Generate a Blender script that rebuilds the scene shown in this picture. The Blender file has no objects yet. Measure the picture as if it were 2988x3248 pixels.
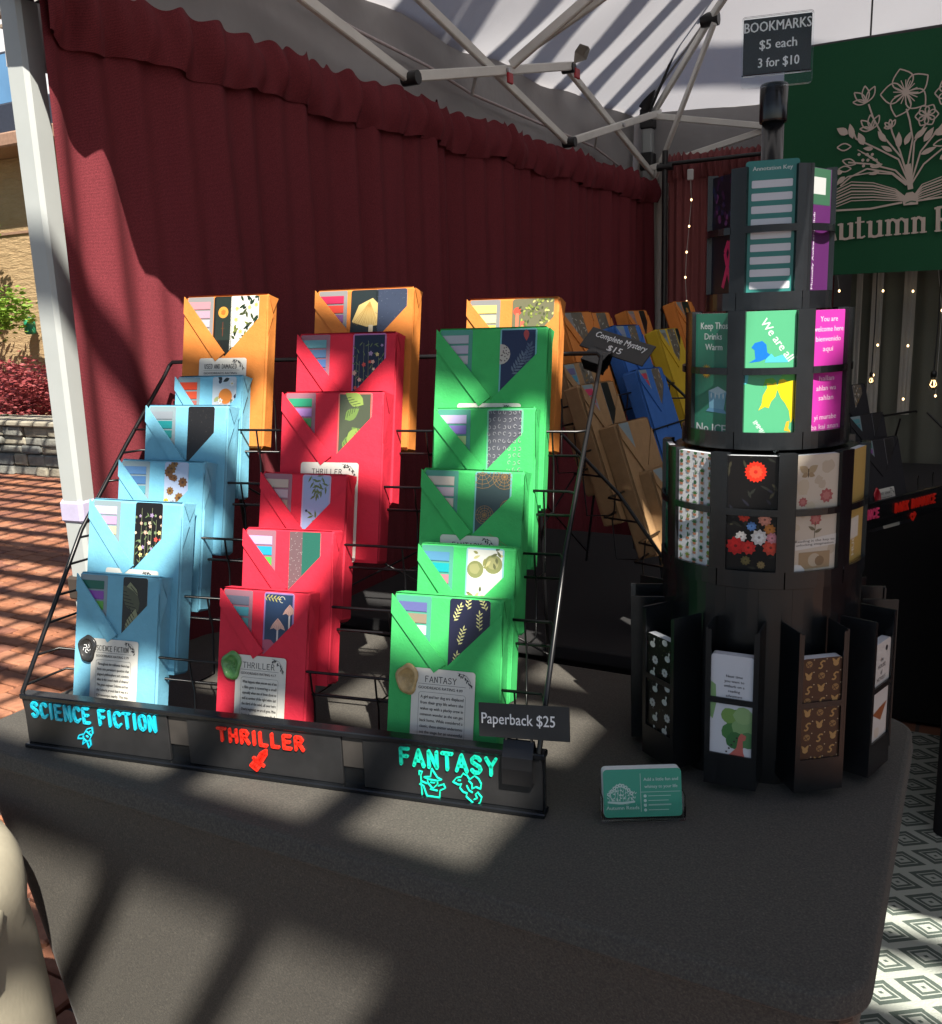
import bpy, math, random
from mathutils import Vector, Matrix
from math import sin, cos, pi, radians, atan2, sqrt
S = bpy.context.scene
COL = S.collection
random.seed(7)

# ---------------------------------------------------------------- camera
CZ = 1.306
R = Matrix(((0.87890863, -0.0686498, 0.47202419), (0.47571752, 0.1983979, -0.85693122), (-0.03482045, 0.97771441, 0.20703154)))
cam = bpy.data.cameras.new('camera'); cam_o = bpy.data.objects.new('camera', cam); COL.objects.link(cam_o)
cam_o.matrix_world = Matrix.Translation((0, 0, CZ)) @ R.to_4x4()
cam.sensor_fit = 'HORIZONTAL'; cam.sensor_width = 36; cam.lens = 36 * 2950 / 2988
cam.clip_start = 0.02; cam.clip_end = 400
S.camera = cam_o

# ---------------------------------------------------------------- sky, sun, exposure
SUN = Vector((-.4927, .441, -.75)).normalized()          # direction the light travels
W = bpy.data.worlds.new('World'); S.world = W; W.use_nodes = True
nt = W.node_tree; nt.nodes.clear()
sky = nt.nodes.new('ShaderNodeTexSky'); sky.sky_type = 'NISHITA'; sky.sun_disc = False
sky.sun_elevation = math.asin(-SUN.z); sky.sun_rotation = atan2(-SUN.x, -SUN.y)
bgn = nt.nodes.new('ShaderNodeBackground'); bgn.inputs[1].default_value = 0.055
wo = nt.nodes.new('ShaderNodeOutputWorld')
nt.links.new(sky.outputs[0], bgn.inputs[0]); nt.links.new(bgn.outputs[0], wo.inputs[0])
sl = bpy.data.lights.new('sun', 'SUN'); sl.energy = 5.0; sl.angle = radians(.5); sl.color = (1, .93, .82)
so = bpy.data.objects.new('sun', sl); COL.objects.link(so)
so.rotation_euler = (-SUN).to_track_quat('Z', 'Y').to_euler(); so.location = (3, -3, 6)
S.view_settings.view_transform = 'Standard'; S.view_settings.look = 'None'
S.view_settings.exposure = 1.4; S.view_settings.gamma = 1; S.view_settings.use_curve_mapping = False
S.render.engine = 'CYCLES'
try:
    S.cycles.max_bounces = 7; S.cycles.transparent_max_bounces = 8
except Exception: pass

# ---------------------------------------------------------------- measuring helpers (pixel of the photograph -> point on a real plane)
def ray(x, y):
    return (R @ Vector((x - 1494., -(y - 1624.), -2950.))).normalized()
def at_y(x, y, Y): r = ray(x, y); return r * (Y / r.y) + Vector((0, 0, CZ))
def at_x(x, y, X): r = ray(x, y); return r * (X / r.x) + Vector((0, 0, CZ))
def at_z(x, y, Z): r = ray(x, y); return r * ((Z - CZ) / r.z) + Vector((0, 0, CZ))

# ---------------------------------------------------------------- materials
def nm(name):
    m = bpy.data.materials.new(name); m.use_nodes = True
    return m, m.node_tree, m.node_tree.nodes['Principled BSDF']
def ramp(t, fac, stops):
    r = t.nodes.new('ShaderNodeValToRGB'); e = r.color_ramp.elements
    while len(e) < len(stops): e.new(0.5)
    for i, (p, c) in enumerate(stops):
        e[i].position = p; e[i].color = (*c, 1) if len(c) == 3 else c
    t.links.new(fac, r.inputs[0]); return r.outputs[0]
def tc(t, kind='Object', scale=(1, 1, 1), rot=(0, 0, 0)):
    c = t.nodes.new('ShaderNodeTexCoord'); m = t.nodes.new('ShaderNodeMapping')
    m.inputs['Scale'].default_value = scale; m.inputs['Rotation'].default_value = rot
    t.links.new(c.outputs[kind], m.inputs[0]); return m.outputs[0]
def noise(t, vec, scale, detail=3, rough=.5):
    n = t.nodes.new('ShaderNodeTexNoise'); n.inputs['Scale'].default_value = scale
    n.inputs['Detail'].default_value = detail; n.inputs['Roughness'].default_value = rough
    if vec: t.links.new(vec, n.inputs['Vector'])
    return n.outputs[0]
def bump(t, p, h, strength, dist):
    b = t.nodes.new('ShaderNodeBump'); b.inputs['Strength'].default_value = strength; b.inputs['Distance'].default_value = dist
    t.links.new(h, b.inputs['Height']); t.links.new(b.outputs[0], p.inputs['Normal'])
def math_(t, op, a, b=None, c=None):
    n = t.nodes.new('ShaderNodeMath'); n.operation = op
    for i, v in enumerate((a, b, c)):
        if v is None: continue
        if isinstance(v, (int, float)): n.inputs[i].default_value = v
        else: t.links.new(v, n.inputs[i])
    return n.outputs[0]
def simple(name, col, rough=.6, metal=0, var=.15, nscale=30, bs=.2, bd=.0006, spec=.5, bscale=None, sheen=0, coat=0):
    m, t, p = nm(name); v = tc(t)
    n = noise(t, v, nscale, 4, .6)
    col = tuple(c * .92 for c in col); a = tuple(min(1, c * (1 - var)) for c in col); b = tuple(min(1, c * (1 + var)) for c in col)
    t.links.new(ramp(t, n, [(.3, a), (.7, b)]), p.inputs['Base Color'])
    p.inputs['Roughness'].default_value = rough; p.inputs['Metallic'].default_value = metal
    p.inputs['Specular IOR Level'].default_value = spec
    if sheen: p.inputs['Sheen Weight'].default_value = sheen
    if coat: p.inputs['Coat Weight'].default_value = coat; p.inputs['Coat Roughness'].default_value = .1
    if bs: bump(t, p, noise(t, v, bscale or nscale * 12, 3, .6), bs, bd)
    return m
def emis(name, col, strength):
    m, t, p = nm(name); p.inputs['Base Color'].default_value = (*col, 1)
    p.inputs['Emission Color'].default_value = (*col, 1); p.inputs['Emission Strength'].default_value = strength; return m

M = {}
M['wire'] = simple('black_wire', (.006, .006, .007), .30, .0, .2, 40, 0, spec=.35)
M['plastic'] = simple('black_printed_plastic', (.006, .007, .0085), .24, 0, .25, 25, .12, .0004, bscale=260)
def layers(m):
    t = m.node_tree; p = t.nodes['Principled BSDF']; w1 = t.nodes.new('ShaderNodeTexWave'); w1.bands_direction = 'Z'; w1.inputs['Scale'].default_value = 330; w1.inputs['Distortion'].default_value = .6
    t.links.new(tc(t), w1.inputs['Vector']); bump(t, p, w1.outputs['Fac'], .3, .00015)
layers(M['plastic'])
M['plastic_matt'] = simple('matt_black_plastic', (.014, .014, .015), .5, 0, .25, 30, .15, .0003, bscale=500)
M['slat_grey'] = simple('dark_grey_plastic', (.034, .030, .027), .55, 0, .2, 30, .15, .0003)
M['gloss'] = simple('gloss_black_tube', (.008, .008, .009), .22, 0, .1, 20, 0)
M['paper_white'] = simple('white_card', (.55, .55, .54), .5, 0, .04, 60, .05, .0002)
M['cardtext'] = simple('white_print', (.85, .85, .85), .5, 0, .0, 60, 0)
M['tentwhite'] = simple('white_painted_tent_leg', (.36, .385, .38), .35, 0, .05, 9, .03, .0003)
M['velcro'] = simple('lilac_strap', (.38, .35, .50), .9, 0, .08, 60, .3, .0006, sheen=.3)
M['legbrown'] = simple('dark_brown_plastic', (.045, .035, .028), .5, 0, .2, 20, .1, .0005)
M['truss'] = simple('cream_painted_steel', (.72, .71, .66), .4, 0, .08, 12, .05, .0003)
M['joint'] = simple('black_nylon_joint', (.014, .014, .015), .45, 0, .2, 60, .1, .0003)
M['redplastic'] = simple('red_plastic', (.45, .02, .03), .4)
M['steel'] = simple('steel_bolt', (.5, .5, .52), .3, 1)
M['kraft'] = simple('kraft_paper', (.30, .185, .09), .75, 0, .10, 60, .25, .0004, spec=.25)
def paper(name, col):
    m = simple(name, col, .72, 0, .07, 28, 0, spec=.25); t = m.node_tree; p = t.nodes['Principled BSDF']; v = tc(t)
    h = math_(t, 'MULTIPLY_ADD', noise(t, v, 420, 2), .12, math_(t, 'MULTIPLY_ADD', noise(t, v, 16, 2), .9, math_(t, 'MULTIPLY', noise(t, v, 70, 4, .6), .35)))
    bump(t, p, h, .55, .0035); return m
M['p_blue'] = paper('sky_blue_paper', (.15, .40, .54))
M['p_red'] = paper('red_paper', (.56, .022, .048))
M['p_green'] = paper('green_paper', (.045, .40, .11))
M['p_orange'] = paper('orange_paper', (.56, .19, .038))
M['p_royal'] = paper('royal_blue_paper', (.035, .13, .42))
M['p_yellow'] = paper('yellow_paper', (.50, .34, .02))
M['p_black'] = paper('black_paper', (.02, .02, .024))
M['cyan'] = simple('cyan_plastic', (.01, .52, .72), .35, 0, .08, 40, .1, .0003)
M['red3'] = simple('bright_red_plastic', (.85, .025, .012), .35, 0, .08, 40, .1, .0003)
M['mint'] = simple('mint_green_plastic', (.01, .72, .48), .35, 0, .08, 40, .1, .0003)
M['pink3'] = simple('pink_plastic', (.75, .06, .18), .4, 0, .08, 40, 0)
M['wax_green'] = simple('green_sealing_wax', (.09, .25, .07), .3, 0, .4, 60, .5, .001, bscale=120)
M['wax_gold'] = simple('tan_sealing_wax', (.40, .28, .12), .35, 0, .3, 80, .5, .001, bscale=120)
M['wax_black'] = simple('black_marbled_wax', (.03, .03, .03), .2, 0, .3, 60, .4, .001, bscale=120)
M['wax_red'] = simple('red_sealing_wax', (.35, .01, .02), .3)
M['concrete'] = None
M['wood'] = simple('weathered_wood', (.25, .20, .15), .8, 0, .2, 10, .3, .002)
M['chip'] = emis('warm_bulb', (1, .66, .32), 2.0)

m, t, p = nm('printed_card'); a = t.nodes.new('ShaderNodeAttribute'); a.attribute_name = 'Col'
t.links.new(a.outputs['Color'], p.inputs['Base Color']); p.inputs['Roughness'].default_value = .42; M['print'] = m
m, t, p = nm('laminated_print'); a = t.nodes.new('ShaderNodeAttribute'); a.attribute_name = 'Col'
t.links.new(a.outputs['Color'], p.inputs['Base Color']); p.inputs['Roughness'].default_value = .38
p.inputs['Coat Weight'].default_value = .08; p.inputs['Coat Roughness'].default_value = .15; p.inputs['Specular IOR Level'].default_value = .3; M['lamin'] = m
m, t, p = nm('clear_acrylic'); p.inputs['Base Color'].default_value = (.95, .97, .97, 1); p.inputs['Roughness'].default_value = .03
p.inputs['Transmission Weight'].default_value = 1; p.inputs['IOR'].default_value = 1.12; M['acrylic'] = m
m, t, p = nm('bulb_glass'); p.inputs['Base Color'].default_value = (1, .9, .7, 1); p.inputs['Roughness'].default_value = .03
p.inputs['Transmission Weight'].default_value = 1; p.inputs['IOR'].default_value = 1.2; M['glass'] = m

# stretch tablecloth: dark knit with a fine light fleck and grazing-angle sheen
m, t, p = nm('black_stretch_cloth'); v = tc(t)
n = noise(t, v, 420, 2, .7); n2 = noise(t, v, 5, 3)
c1 = ramp(t, n, [(.35, (.046, .043, .039)), (.62, (.073, .068, .058)), (.8, (.115, .106, .090))])
t.links.new(c1, p.inputs['Base Color']); p.inputs['Roughness'].default_value = .78
p.inputs['Sheen Weight'].default_value = .08; p.inputs['Sheen Roughness'].default_value = .4; p.inputs['Specular IOR Level'].default_value = .2
bump(t, p, math_(t, 'MULTIPLY_ADD', noise(t, tc(t, scale=(1, 1, .45)), 7, 3, .55), 5.0, n), .5, .0009); M['cloth'] = m
m, t, p = nm('black_drape'); v = tc(t)
p.inputs['Base Color'].default_value = (.008, .008, .009, 1); p.inputs['Roughness'].default_value = .95
bump(t, p, noise(t, v, 300, 2), .3, .0006); M['drape'] = m

def fabric(name, a, b, trans=.0, weave=900):
    m, t, p = nm(name); v = tc(t)
    w1 = t.nodes.new('ShaderNodeTexWave'); w1.bands_direction = 'Z'; w1.inputs['Scale'].default_value = weave / 6; w1.inputs['Distortion'].default_value = 1.5
    t.links.new(v, w1.inputs['Vector']); n = noise(t, v, 620, 2, .6)
    mx = math_(t, 'MULTIPLY_ADD', n, .7, math_(t, 'MULTIPLY', w1.outputs['Fac'], .3))
    t.links.new(ramp(t, mx, [(.3, a), (.75, b)]), p.inputs['Base Color']); p.inputs['Roughness'].default_value = .85
    p.inputs['Specular IOR Level'].default_value = .15
    bump(t, p, mx, .15, .0003)
    if trans:
        tr = t.nodes.new('ShaderNodeBsdfTranslucent'); tr.inputs[0].default_value = (*b, 1)
        mix = t.nodes.new('ShaderNodeMixShader'); mix.inputs[0].default_value = trans
        out = t.nodes['Material Output']; t.links.new(p.outputs[0], mix.inputs[1]); t.links.new(tr.outputs[0], mix.inputs[2]); t.links.new(mix.outputs[0], out.inputs[0])
    return m
M['maroon'] = fabric('maroon_curtain_cloth', (.070, .012, .016), (.200, .034, .044), .01)
M['sheer'] = fabric('sheer_maroon_cloth', (.20, .06, .065), (.30, .10, .10), .15)
M['olive'] = fabric('olive_striped_cloth', (.12, .125, .10), (.19, .19, .155), .1)
M['pale'] = fabric('pale_grey_cloth', (.42, .40, .36), (.55, .53, .48), .25)
M['banner'] = fabric('green_banner_cloth', (.012, .075, .035), (.020, .10, .048), .06)
m, t, p = nm('canopy_fabric'); v = tc(t)
n = noise(t, v, 3.5, 5, .6)
t.links.new(ramp(t, n, [(.3, (.36, .355, .37)), (.7, (.43, .425, .44))]), p.inputs['Base Color']); p.inputs['Roughness'].default_value = .7
n3 = noise(t, tc(t, scale=(1, 1, 1)), 9, 6, .65); bump(t, p, n3, .6, .012)
tr = t.nodes.new('ShaderNodeBsdfTranslucent'); tr.inputs[0].default_value = (.62, .62, .66, 1)
mix = t.nodes.new('ShaderNodeMixShader'); mix.inputs[0].default_value = .46
t.links.new(p.outputs[0], mix.inputs[1]); t.links.new(tr.outputs[0], mix.inputs[2]); t.links.new(mix.outputs[0], t.nodes['Material Output'].inputs[0])
M['canopy'] = m
M['valance'] = simple('valance_fabric', (.34, .33, .33), .75, 0, .08, 3.5, .5, .010, bscale=9)

# bricks
def brickmat(i, col):
    return simple('clay_brick_%s' % 'abcd'[i], col, .85, 0, .22, 22, .5, .002, bscale=90, spec=.2)
BR = [brickmat(0, (.29, .120, .065)), brickmat(1, (.25, .105, .06)), brickmat(2, (.32, .145, .085)), brickmat(3, (.21, .09, .06))]
m, t, p = nm('brick_paving'); v = tc(t, rot=(0, 0, pi / 2))
b = t.nodes.new('ShaderNodeTexBrick'); t.links.new(tc(t), b.inputs['Vector'])
b.inputs['Scale'].default_value = 1; b.inputs['Brick Width'].default_value = .2; b.inputs['Row Height'].default_value = .1
b.inputs['Mortar Size'].default_value = .006; b.inputs['Color1'].default_value = (.27, .115, .065, 1); b.inputs['Color2'].default_value = (.22, .095, .06, 1); b.inputs['Mortar'].default_value = (.10, .08, .07, 1)
t.links.new(b.outputs[0], p.inputs['Base Color']); p.inputs['Roughness'].default_value = .9; bump(t, p, b.outputs[1], .4, .004); M['paving'] = m
M['sand'] = simple('joint_sand', (.045, .036, .03), .95, 0, .2, 40, .3, .002)
# rug
m, t, p = nm('diamond_rug'); c = t.nodes.new('ShaderNodeTexCoord'); sp = t.nodes.new('ShaderNodeSeparateXYZ'); t.links.new(c.outputs['Object'], sp.inputs[0])
nz = noise(t, c.outputs['Object'], 30, 2)
def tri(o, pitch, off): 
    f = math_(t, 'FRACT', math_(t, 'ADD', math_(t, 'DIVIDE', o, pitch), off)); return math_(t, 'ABSOLUTE', math_(t, 'SUBTRACT', f, .5))
xx = math_(t, 'MULTIPLY_ADD', nz, .006, sp.outputs[0]); yy = math_(t, 'MULTIPLY_ADD', nz, .004, sp.outputs[1])
d = math_(t, 'ADD', tri(xx, .140, .1), tri(yy, .098, .0)); dd = math_(t, 'ABSOLUTE', math_(t, 'SUBTRACT', math_(t, 'PINGPONG', d, .5), 0))
Wt, Dk = (.33, .36, .325), (.065, .088, .076)
rm = t.nodes.new('ShaderNodeValToRGB'); rm.color_ramp.interpolation = 'CONSTANT'; e = rm.color_ramp.elements
st = [(0, Dk), (.04, Wt), (.15, Dk), (.23, Wt), (.265, Dk), (.38, Wt)]
while len(e) < len(st): e.new(.5)
for i, (q, cc) in enumerate(st): e[i].position = q * 2 if False else q; e[i].color = (*cc, 1)
t.links.new(dd, rm.inputs[0]); t.links.new(rm.outputs[0], p.inputs['Base Color']); p.inputs['Roughness'].default_value = .9
wv = noise(t, c.outputs['Object'], 260, 2); bump(t, p, wv, .6, .003); M['rug'] = m
# building wall
m, t, p = nm('tan_split_face_block'); v = tc(t, scale=(1, 1, 4)); n = noise(t, v, 5, 6, .7)
t.links.new(ramp(t, n, [(.3, (.30, .20, .10)), (.6, (.37, .26, .14)), (.8, (.42, .30, .17))]), p.inputs['Base Color']); p.inputs['Roughness'].default_value = .9
bump(t, p, n, .9, .05); M['block'] = m
M['stone'] = [simple('wall_stone_%s' % 'abc'[i], c, .9, 0, .35, 6, .8, .012, bscale=18) for i, c in enumerate([(.17, .17, .15), (.24, .22, .17), (.12, .125, .12)])]
m, t, p = nm('rough_cast_concrete'); v = tc(t); n = noise(t, v, 160, 4, .6); vo = t.nodes.new('ShaderNodeTexVoronoi'); vo.inputs['Scale'].default_value = 130; t.links.new(v, vo.inputs['Vector'])
t.links.new(ramp(t, noise(t, v, 6, 4), [(.3, (.21, .19, .14)), (.7, (.30, .275, .205))]), p.inputs['Base Color']); p.inputs['Roughness'].default_value = .92
bump(t, p, math_(t, 'ADD', n, math_(t, 'MULTIPLY', vo.outputs[0], .4)), .3, .0009); M['concrete'] = m
def leafm(name, a, b):
    m, t, p = nm(name); oi = t.nodes.new('ShaderNodeTexCoord'); n = noise(t, oi.outputs['Object'], 9, 3)
    t.links.new(ramp(t, n, [(.3, a), (.7, b)]), p.inputs['Base Color']); p.inputs['Roughness'].default_value = .55
    tr = t.nodes.new('ShaderNodeBsdfTranslucent'); tr.inputs[0].default_value = (*b, 1); mix = t.nodes.new('ShaderNodeMixShader'); mix.inputs[0].default_value = .3
    t.links.new(p.outputs[0], mix.inputs[1]); t.links.new(tr.outputs[0], mix.inputs[2]); t.links.new(mix.outputs[0], t.nodes['Material Output'].inputs[0]); return m
M['leaf'] = leafm('green_leaves', (.10, .20, .02), (.26, .42, .05))
M['redleaf'] = leafm('red_leaves', (.20, .03, .035), (.36, .08, .08))
M['bark'] = simple('bark', (.10, .07, .05), .9)
M['window'] = simple('sky_reflect_pane', (.10, .22, .38), .08, 0, .1, 2, 0)  # blue base colour stands in for sky reflected in the panes
M['darktrim'] = simple('dark_navy_trim', (.02, .025, .04), .6)
M['browntrim'] = simple('brown_eave', (.25, .15, .10), .7)
M['greentin'] = simple('green_painted_metal', (.02, .25, .13), .5)

# ---------------------------------------------------------------- mesh helpers
def obj(name, me, mats=None, parent=None, loc=None, rot=None):
    if mats is not None:
        for k in (mats if isinstance(mats, (list, tuple)) else [mats]): me.materials.append(k)
    o = bpy.data.objects.new(name, me); COL.objects.link(o)
    if parent is not None: o.parent = parent
    if loc is not None: o.location = loc
    if rot is not None: o.rotation_euler = rot
    return o
def tag(o, label=None, cat=None, group=None, kind=None):
    if label: o['label'] = label
    if cat: o['category'] = cat
    if group: o['group'] = group
    if kind: o['kind'] = kind
    return o
def empty(name, loc=(0, 0, 0), rot=(0, 0, 0)):
    o = bpy.data.objects.new(name, None); COL.objects.link(o); o.location = loc; o.rotation_euler = rot; o.empty_display_size = .05; return o
class MB:
    def __init__(s): s.v = []; s.f = []; s.c = []; s.mi = []; s.sm = []
    def add(s, vs, fs, col=(1, 1, 1), mi=0, smooth=False):
        b = len(s.v); s.v += [tuple(q) for q in vs]
        for f in fs: s.f.append([b + i for i in f]); s.c.append(col); s.mi.append(mi); s.sm.append(smooth)
    def box(s, x0, x1, y0, y1, z0, z1, col=(1, 1, 1), mi=0, mat=None, bev=0):
        if bev:
            b = min(bev, (x1 - x0) / 2.1, (y1 - y0) / 2.1, (z1 - z0) / 2.1); vs = []; rings = []
            for z, k in ((z0, b), (z0 + b, 0), (z1 - b, 0), (z1, b)):
                rings.append([(x0 + k, y0 + b, z), (x0 + b, y0 + k, z), (x1 - b, y0 + k, z), (x1 - k, y0 + b, z), (x1 - k, y1 - b, z), (x1 - b, y1 - k, z), (x0 + b, y1 - k, z), (x0 + k, y1 - b, z)])
            for r in rings: vs += r
            fs = [list(range(7, -1, -1)), list(range(24, 32))]
            for i in range(3):
                for j in range(8): fs.append([i * 8 + j, i * 8 + (j + 1) % 8, (i + 1) * 8 + (j + 1) % 8, (i + 1) * 8 + j])
        else:
            vs = [(x0, y0, z0), (x1, y0, z0), (x1, y1, z0), (x0, y1, z0), (x0, y0, z1), (x1, y0, z1), (x1, y1, z1), (x0, y1, z1)]
            fs = [(3, 2, 1, 0), (4, 5, 6, 7), (0, 1, 5, 4), (1, 2, 6, 5), (2, 3, 7, 6), (3, 0, 4, 7)]
        if mat is not None: vs = [mat @ Vector(q) for q in vs]
        s.add(vs, fs, col, mi); return s
    def tube(s, pts, r, n=8, cap=True, mi=0, closed=False):
        pts = [Vector(q) for q in pts]; rings = []; up = None
        L = len(pts)
        for i, q in enumerate(pts):
            a = pts[max(0, i - 1)]; b = pts[min(L - 1, i + 1)]; d = (b - a).normalized() if (b - a).length > 1e-9 else Vector((0, 0, 1))
            if up is None:
                up = Vector((0, 0, 1)) if abs(d.z) < .9 else Vector((1, 0, 0))
            x = d.cross(up).normalized(); up = x.cross(d).normalized()
            rr = r[i] if isinstance(r, (list, tuple)) else r
            rings.append([q + x * cos(2 * pi * k / n) * rr + up * sin(2 * pi * k / n) * rr for k in range(n)])
        vs = [w for rg in rings for w in rg]; fs = []
        for i in range(L - 1):
            for k in range(n): fs.append([i * n + k, i * n + (k + 1) % n, (i + 1) * n + (k + 1) % n, (i + 1) * n + k])
        s.add(vs, fs, mi=mi, smooth=True)
        if cap: s.add(vs, [list(range(n - 1, -1, -1)), [(L - 1) * n + k for k in range(n)]], mi=mi)
        return s
    def bar(s, a, b, w, h, mi=0):
        a = Vector(a); b = Vector(b); d = (b - a).normalized(); u = Vector((0, 0, 1)) if abs(d.z) < .9 else Vector((0, 1, 0))
        x = d.cross(u).normalized(); y = x.cross(d).normalized(); c = min(w, h) * .18; prof = []
        for (px, py) in ((-w / 2 + c, -h / 2), (w / 2 - c, -h / 2), (w / 2, -h / 2 + c), (w / 2, h / 2 - c), (w / 2 - c, h / 2), (-w / 2 + c, h / 2), (-w / 2, h / 2 - c), (-w / 2, -h / 2 + c)):
            prof.append(x * px + y * py)
        vs = [a + q for q in prof] + [b + q for q in prof]
        s.add(vs, [[k, (k + 1) % 8, 8 + (k + 1) % 8, 8 + k] for k in range(8)] + [list(range(7, -1, -1)), list(range(8, 16))], mi=mi); return s
    def lathe(s, prof, n=32, a0=0, a1=2 * pi, cx=0, cy=0, mi=0, smooth=True):
        full = abs(a1 - a0 - 2 * pi) < 1e-6; m = n if full else n + 1; vs = []
        for (r, z) in prof:
            for k in range(m):
                a = a0 + (a1 - a0) * k / n; vs.append((cx + r * cos(a), cy + r * sin(a), z))
        fs = []
        for i in range(len(prof) - 1):
            for k in range(n): 
                k2 = (k + 1) % m if full else k + 1
                fs.append([i * m + k, i * m + k2, (i + 1) * m + k2, (i + 1) * m + k])
        s.add(vs, fs, mi=mi, smooth=smooth); return s
    def mesh(s, name='mesh', colors=False):
        me = bpy.data.meshes.new(name); me.from_pydata(s.v, [], s.f)
        me.polygons.foreach_set('material_index', s.mi); me.polygons.foreach_set('use_smooth', s.sm)
        if colors:
            at = me.color_attributes.new('Col', 'FLOAT_COLOR', 'CORNER'); dat = []
            for f, c in zip(s.f, s.c): dat += list((*c, 1)) * len(f)
            at.data.foreach_set('color', dat)
        me.update(); return me
    def build(s, name, mats, parent=None, **k):
        cl = mats in (M['print'], M['lamin']) if not isinstance(mats, (list, tuple)) else any(q in (M['print'], M['lamin']) for q in mats)
        return obj(name, s.mesh(name, cl), mats, parent, **k)
def srgb(r, g, b):
    f = lambda c: (c / 255 / 12.92) if c / 255 <= .04045 else ((c / 255 + .055) / 1.055) ** 2.4
    return (f(r) * .62, f(g) * .62, f(b) * .62)
# text -> flat triangles (x, z), cached
_tx = {}
def text_geo(body, extrude=0, bevel=0, res=2):
    k = (body, extrude, bevel, res)
    if k in _tx: return _tx[k]
    cu = bpy.data.curves.new('lettering', 'FONT'); cu.body = body; cu.size = 1; cu.resolution_u = res; cu.extrude = extrude; cu.bevel_depth = bevel; cu.offset = 0
    o = bpy.data.objects.new('lettering', cu); COL.objects.link(o)
    dg = bpy.context.evaluated_depsgraph_get(); dg.update()
    me = bpy.data.meshes.new_from_object(o.evaluated_get(dg))
    vs = [tuple(q.co) for q in me.vertices]; fs = [tuple(q.vertices) for q in me.polygons]
    bpy.data.objects.remove(o); bpy.data.curves.remove(cu); bpy.data.meshes.remove(me)
    xs = [q[0] for q in vs]; ys = [q[1] for q in vs]
    _tx[k] = (vs, fs, min(xs), max(xs), min(ys), max(ys)); return _tx[k]

LET = dict(
 S=[[(.9,.82),(.7,.97),(.35,1),(.1,.85),(.12,.65),(.45,.52),(.82,.4),(.92,.2),(.7,.03),(.3,0),(.05,.15)]], C=[[(.95,.82),(.7,1),(.35,.97),(.08,.72),(.05,.35),(.25,.05),(.6,0),(.95,.18)]],
 I=[[(.5,0),(.5,1)]], E=[[(.9,1),(.1,1),(.1,0),(.9,0)],[(.1,.52),(.78,.52)]], N=[[(.1,0),(.1,1),(.9,0),(.9,1)]], F=[[(.9,1),(.12,1),(.12,0)],[(.12,.52),(.78,.52)]],
 T=[[(.02,1),(.98,1)],[(.5,1),(.5,0)]], O=[[(.5,1),(.15,.88),(.03,.5),(.15,.12),(.5,0),(.85,.12),(.97,.5),(.85,.88),(.5,1)]], H=[[(.1,0),(.1,1)],[(.9,0),(.9,1)],[(.1,.5),(.9,.5)]],
 R=[[(.1,0),(.1,1),(.65,1),(.9,.78),(.65,.5),(.1,.5)],[(.5,.5),(.95,0)]], L=[[(.1,1),(.1,0),(.85,0)]], A=[[(0,0),(.5,1),(1,0)],[(.2,.33),(.8,.33)]], Y=[[(.02,1),(.5,.5),(.98,1)],[(.5,.5),(.5,0)]],
 U=[[(.1,1),(.1,.3),(.3,.02),(.65,.02),(.88,.3),(.88,1)]], G=[[(.95,.82),(.7,1),(.35,.97),(.08,.72),(.05,.35),(.25,.05),(.6,0),(.92,.15),(.92,.45),(.6,.45)]],
 D=[[(.1,0),(.1,1),(.55,1),(.9,.75),(.9,.25),(.55,0),(.1,0)]], K=[[(.1,0),(.1,1)],[(.9,1),(.12,.45)],[(.35,.6),(.92,0)]], M=[[(.05,0),(.1,1),(.5,.25),(.9,1),(.95,0)]])

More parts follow.
